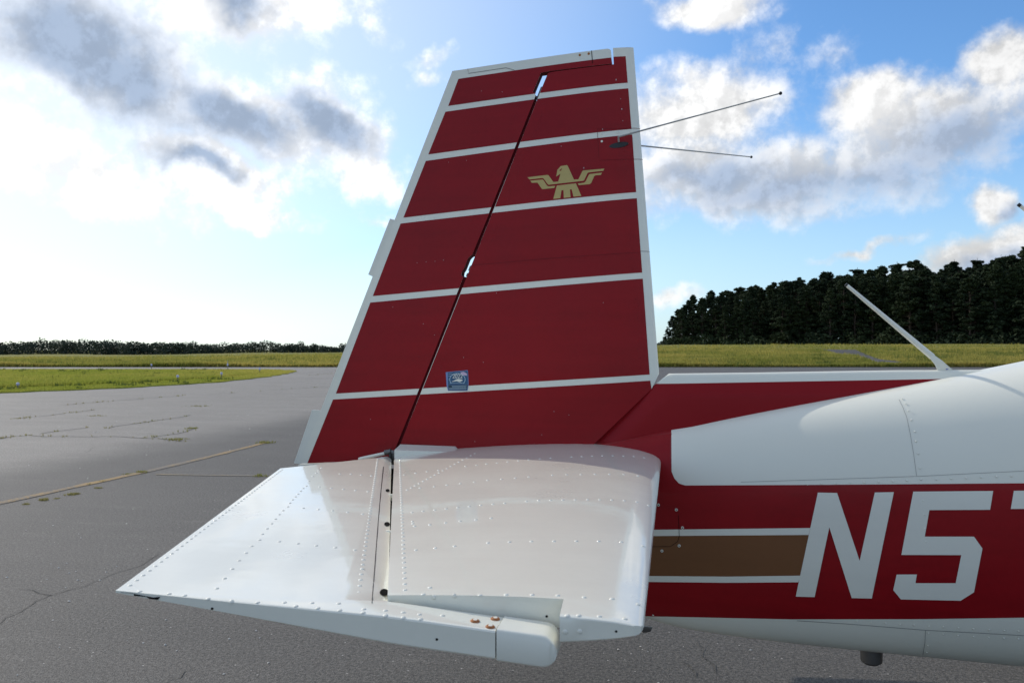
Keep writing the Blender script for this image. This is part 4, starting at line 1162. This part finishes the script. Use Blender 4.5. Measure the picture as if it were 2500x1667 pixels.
for pts, mt in (([(1587, 288), (1612, 340), (1635, 400), (1655, 500), (1675, 620), (1692, 752)], 'seam'), ([(620, 790), (1100, 775), (1690, 755), (2352, 722)], 'seam')):
    decal('seam_or_highlight', stroke(k5(pts), 0.8), fus_bvh, 0.0010, M[mt], fus, 30, -0.15)
for pts, mt in (([(960, 828), (1300, 850), (1740, 885), (2352, 918)], 'seam'), ([(1742, 885), (1738, 960), (1725, 1035)], 'seam'), ([(240, 190), (245, 320)], 'dark'), ([(-60, 382), (190, 380), (235, 350), (244, 320)], 'dark')):
    decal('seam_or_highlight', stroke(k6(pts), 1.1), fus_bvh, 0.0026, M[mt], fus, 30, -0.15)
decal('seam_or_highlight', stroke(k5([(212, 492), (500, 432), (900, 352), (1300, 275), (1900, 168)]), 1.6), dor_bvh, 0.0014, M['white_flat'], dorsal, 30, -0.06)  # pale strip paints the highlight along the dorsal crease

# --- rivets
RIV = []
def add_riv(pts, bvh, par, gy=-0.1):
    for pt in pts:
        p, n = cast(bvh, pt[0], pt[1], gy); RIV.append((p, n, par))
add_riv(k4([(235, 266), (310, 255), (385, 244), (460, 236)] + [(255 + i * 26.2, 365 - i * 14.1) for i in range(18)]
    + [(340, 352), (433, 343), (517, 332), (605, 323), (697, 313), (785, 302), (877, 295), (967, 287), (1056, 279), (1212, 268), (1306, 264), (1400, 264), (1493, 262), (1588, 262), (1683, 263), (1775, 272)]
    + [(640, 210), (712, 203), (778, 194), (848, 188), (917, 181), (987, 173), (1056, 166), (1130, 160), (1200, 155), (1338, 148), (1405, 145), (1473, 142), (1541, 141), (1610, 140), (1680, 142), (1748, 145), (1817, 153)]
    + [(288, 513), (360, 505), (438, 497), (512, 489), (588, 481), (664, 474), (741, 466), (820, 459), (898, 453), (1041, 440), (1121, 435), (1201, 433), (1281, 431), (1362, 429), (1443, 429), (1523, 429), (1604, 431), (1686, 435), (1768, 444), (1845, 467)]
    + [(290, 573), (293, 587), (304, 603), (405, 594), (508, 581), (604, 571), (708, 561), (809, 551)]
    + [(313, 760), (441, 747), (568, 735), (788, 713), (930, 707), (1074, 703), (1222, 702), (1370, 701), (1517, 702), (1666, 706), (1810, 735)]
    + [(432, 1070), (568, 1062), (736, 1056), (908, 1053), (1079, 1054), (1247, 1058), (1421, 1070), (1606, 1080), (1778, 1118), (362, 1051), (406, 1007), (1310, 1190), (1386, 1189), (1521, 1195), (1690, 1212), (1297, 1297), (1392, 1295)]), stab_bvh, stab)
def surf_riv(y, x, par, bvh):
    h = bvh.ray_cast(Vector((x, y, Z0 + 1)), Vector((0, 0, -1)))
    if h[0] is not None: RIV.append((h[0], h[1], par))
for y in np.linspace(-0.13, -1.62, 48): surf_riv(y, HX(y) + 0.019, stab, stab_bvh)
add_riv(k3([(1500, 172), (1480, 190), (1462, 207), (1440, 228), (1415, 262), (1396, 297), (1375, 312), (1358, 330), (1340, 350), (1322, 369), (1303, 389), (1284, 412), (1270, 437), (1238, 463), (1212, 490), (1187, 520), (1160, 552), (1130, 586), (1097, 623), (1078, 663), (1024, 705), (985, 751), (938, 803), (892, 860), (840, 924), (787, 992)]
    + [(1485, 302), (1566, 309), (1648, 318), (1731, 325), (1816, 333), (1376, 447), (1478, 456), (1576, 464), (1678, 475), (1780, 487), (1213, 674), (1340, 688), (1465, 702), (1595, 715), (1728, 731), (1625, 212), (1700, 215), (1770, 220), (1840, 226)]
    + [(262, 1013), (462, 1029), (569, 1040), (728, 1062), (886, 1080), (1066, 1087), (1248, 1088), (1436, 1091), (1617, 1095), (1790, 1133), (1937, 1142), (2058, 1155), (1327, 1112), (1476, 1126), (1626, 1140), (1785, 1156), (1937, 1176), (2058, 1190)])
    + k4([(337, 1183), (489, 1190), (344, 1213)]), ele_bvh, elev)
for y in np.linspace(-0.42, -1.69, 44): surf_riv(y, TX(y) + 0.012, elev, ele_bvh)
for y in np.linspace(-0.16, -1.62, 46): surf_riv(y, HX(y) - 0.062, elev, ele_bvh)
add_riv(k5([(1607, 286), (1628, 316), (1645, 359), (1663, 413), (1683, 484), (1690, 543), (1703, 618), (1713, 706), (1027, 804), (1111, 800), (1197, 799), (1285, 795), (1371, 792), (1459, 789), (1546, 785), (1633, 781), (1719, 775), (1812, 773), (1903, 770), (1995, 766), (2086, 761), (2180, 758), (2270, 754)])
    + k6([(1328, 833), (1412, 838), (1500, 845), (1588, 852), (1672, 857), (1764, 863), (1852, 868), (1943, 874), (2034, 880), (2131, 886), (2223, 890), (2310, 894), (1760, 905), (1851, 912), (1941, 920), (2034, 928), (2127, 931), (2220, 936), (2307, 940), (1757, 980), (1750, 1020), (68, 820), (70, 855), (1731, 102), (1737, 187), (1742, 270), (1748, 352), (1768, 680)]), fus_bvh, fus)
RIV.sort(key=lambda r: (r[0] - CAM).length)
def dome_mesh(r, h, seg=9):
    V, F = [(0, 0, h)], []
    for q, zz in ((0.55, 0.84), (0.86, 0.50), (1.0, -0.1)):
        V += [(r * q * math.cos(2 * math.pi * k / seg), r * q * math.sin(2 * math.pi * k / seg), h * zz) for k in range(seg)]
    for k in range(seg):
        F.append([0, 1 + k, 1 + (k + 1) % seg])
        for l in (0, 1):
            a_, b_ = 1 + l * seg, 1 + (l + 1) * seg
            F.append([a_ + k, b_ + k, b_ + (k + 1) % seg, a_ + (k + 1) % seg])
    return V, F
dv, df = dome_mesh(0.0041, 0.0016)
riv_me = mesh_from('rivet', dv, df, 180); riv_me.materials.append(M['white_flat'])
restV, restF = [], []
for i, (p, n, par) in enumerate(RIV):
    q = n.to_track_quat('Z', 'Y')
    base = p + n * (0.0022 if par is fus else 0.0)
    if i < 290:
        o = bpy.data.objects.new('rivet', riv_me); col.objects.link(o); o.parent = par
        o.scale = (0.75,) * 3 if par is fus else (1, 1, 1); o.location = base; o.rotation_mode = 'QUATERNION'; o.rotation_quaternion = q
    else:
        b = len(restV); restV += [base + q @ (Vector(v) * (0.75 if par is fus else 1.0)) for v in dv]; restF += [[b + k for k in f] for f in df]
tag(link('small_rivets', mesh_from('small_rivets', restV, restF, 180), M['white'], plane), kind='stuff')
# ring screws on the inspection cover, rusty balance screws
for pt in k6([(227, 158), (118, 128), (244, 376), (139, 407), (264, 267)]):
    p, n = cast(fus_bvh, *pt, -0.1)
    s_ = tube('screw', [p, p + n * 0.0035], [0.0052, 0.0046], M['white_flat'], fus, 10)
    tube('socket', [p + n * 0.0033, p + n * 0.0039], [0.0022, 0.0022], M['dark'], s_, 8)
for pt in k4([(703, 1228), (836, 1214), (803, 1266)]):
    p, n = cast(ele_bvh, *pt, -1.69)
    s_ = tube('rusty_screw', [p - n * 0.001, p + n * 0.0012, p + n * 0.0028], [0.0078, 0.0074, 0.0055], M['rust'], elev, 12)
    tube('slot', [p + n * 0.0026, p + n * 0.0033], [0.0038, 0.0034], M['white_flat'], s_, 10)

# --- antennas on the back, belly cap, tie-down
k7 = lambda pts: crop(pts, 7.84, 2200, 850)
def back_antenna(shift, parent):
    def Q(px, py, y): return at_y(px + shift[0], py + shift[1], y)
    base = k7([(690, 425), (985, 425), (985, 412), (900, 340), (780, 235), (620, 122), (548, 192), (640, 310), (678, 385)])
    o = prism('comm_antenna', [Q(x, y, -0.011) for x, y in base], [Q(x, y, 0.011) for x, y in base], M['white_flat'], parent, 0.002)
    tip, root_ = Q(2065, 694, 0), Q(2276, 871, 0)
    tube('rod', [root_, root_.lerp(tip, 0.5), root_.lerp(tip, 0.985)], [0.0105, 0.0078, 0.0058], M['white_flat'], o, 10)
    tube('tip', [root_.lerp(tip, 0.983), tip], [0.0060, 0.0058], M['black'], o, 10)
    return o, Q
ant, Q = back_antenna((0, 0), dorsal)
mk = k7([(850, 398), (905, 390), (895, 405), (860, 410)])
prism('mark', [Q(x, y, -0.0125) for x, y in mk], [Q(x, y, -0.0105) for x, y in mk], M['blue_mark'], ant)
# second antenna further forward on the roof, same lean
tip1, root1, tip2 = at_y(2065, 694, 0), at_y(2276, 871, 0), at_y(2487, 498, 0)
lean = (root1 - tip1).normalized()
hit = fus_bvh.ray_cast(tip2, lean)[0]
sh = hit - at_y(2300, 895, 0)
base2 = [at_y(x, y, 0) + sh for x, y in k7([(690, 425), (985, 425), (985, 412), (900, 340), (780, 235), (620, 122), (548, 192), (640, 310), (678, 385)])]
o2 = prism('comm_antenna', [Vector((p.x, -0.011, p.z - 0.006)) for p in base2], [Vector((p.x, 0.011, p.z - 0.006)) for p in base2], M['white_flat'], fus, 0.002)
root2 = root1 + sh
tube('rod', [root2, root2.lerp(tip2, 0.5), root2.lerp(tip2, 0.985)], [0.0105, 0.0078, 0.0058], M['white_flat'], o2, 10)
tube('tip', [root2.lerp(tip2, 0.983), tip2], [0.0060, 0.0058], M['black'], o2, 10)
cb = at_y(2124.5, 1590, -0.02)
tube('belly_cap', [(cb.x, cb.y, cb.z + 0.03), (cb.x, cb.y, cb.z - 0.006), (cb.x, cb.y, cb.z - 0.028), (cb.x, cb.y, cb.z - 0.036)], [0.035, 0.035, 0.034, 0.024], M['steel_dark'], fus, 20)
td = at_y(1578, 1536, -0.03)
tie = prism('tie_down', [(td.x - 0.035, td.y - 0.006, td.z + 0.016), (td.x + 0.020, td.y - 0.006, td.z + 0.012), (td.x + 0.012, td.y - 0.006, td.z - 0.003), (td.x - 0.012, td.y - 0.006, td.z - 0.008)],
      [(td.x - 0.035, td.y + 0.006, td.z + 0.016), (td.x + 0.020, td.y + 0.006, td.z + 0.012), (td.x + 0.012, td.y + 0.006, td.z - 0.003), (td.x - 0.012, td.y + 0.006, td.z - 0.008)], M['steel_dark'], fus, 0.0015)

# --- the rest of the airplane beyond the right border
for sg in (1, -1):
    wp = [(3.25, 0.40), (3.10, 5.30), (2.95, 5.34), (2.25, 5.34), (1.80, 0.40)]
    def wing_pos(u, v, s, sg=sg):
        le, te = lerp(3.25, 3.10, (v - .4) / 4.9), lerp(1.80, 2.25, (v - .4) / 4.94)
        f = min(max((le - u) / (le - te), 0), 1)
        return (u, v * -sg, 0.70 + (v - 0.4) * 0.085 + s * lerp(0.11, 0.06, (v - .4) / 4.94) * naca(f) + 0.001 * s)
    link('wing', slab('wing', wp, [((lerp(3.25, 1.8, f), 0.4), (1.0, 0.03 - 0.12 * f)) for f in (0.004, 0.015, 0.04, 0.08, 0.15, 0.25, 0.4, 0.6, 0.8)] + [((0, y), (0, 1)) for y in (1.6, 2.8, 4.0, 5.0)], wing_pos, 30), M['white'], plane)
    lg = tube('main_gear', [(2.45, -1.35 * sg, 0.72), (2.40, -1.40 * sg, 0.22)], [0.035, 0.028], M['white_flat'], plane, 10)
    tube('wheel', [(2.40, (-1.40 - 0.07) * sg, 0.19), (2.40, (-1.40 - 0.05) * sg, 0.19), (2.40, (-1.40 + 0.05) * sg, 0.19), (2.40, (-1.40 + 0.07) * sg, 0.19)], [0.15, 0.19, 0.19, 0.15], M['rubber'], lg, 24)
    for (xa, xb, za, zb) in ((2.15, 2.62, 0.02, 0.24), (2.70, 3.30, 0.0, 0.27)):
        pts = [(xa, za), (xb, za), (xb - 0.04, zb), (xa + 0.10, zb)]
        g = grid_poly(pts, [((x, 0), (1, 0)) for x in np.linspace(xa, xb, 6)] + [((0, z), (0, 1)) for z in np.linspace(za, zb, 4)])
        for v in g.verts:
            zt, zb_, wv, n = sec_at(v.co.x); s = (v.co.y - (zt + zb_) / 2) / ((zt - zb_) / 2)
            v.co = (v.co.x, -sg * (wv * max(0.0, 1 - abs(s) ** n) ** (1 / n) + 0.002), Z0 + v.co.y)
        bmesh.ops.recalc_face_normals(g, faces=g.faces)
        link('cabin_window', bm_mesh('cabin_window', g, 60), M['glass'], fus)
ng = tube('nose_gear', [(4.75, 0, 0.60), (4.70, 0, 0.20)], [0.04, 0.03], M['white_flat'], plane, 10)
tube('wheel', [(4.70, -0.06, 0.17), (4.70, -0.045, 0.17), (4.70, 0.045, 0.17), (4.70, 0.06, 0.17)], [0.13, 0.17, 0.17, 0.13], M['rubber'], ng, 24)
spn = tube('spinner', [(5.50, 0, 0.95), (5.60, 0, 0.95), (5.72, 0, 0.95), (5.80, 0, 0.95)], [0.15, 0.14, 0.09, 0.012], M['white'], plane, 20)
for sg in (1, -1):
    bl = [(5.56, 0.05, 0.05), (5.58, 0.07, 0.5), (5.575, 0.04, 0.92), (5.565, -0.04, 0.92), (5.545, -0.07, 0.5), (5.54, -0.05, 0.05)]
    prism('propeller_blade', [(x - 0.008, y, 0.95 + sg * z) for x, y, z in bl], [(x + 0.008, y, 0.95 + sg * z) for x, y, z in bl], M['steel_dark'], spn)
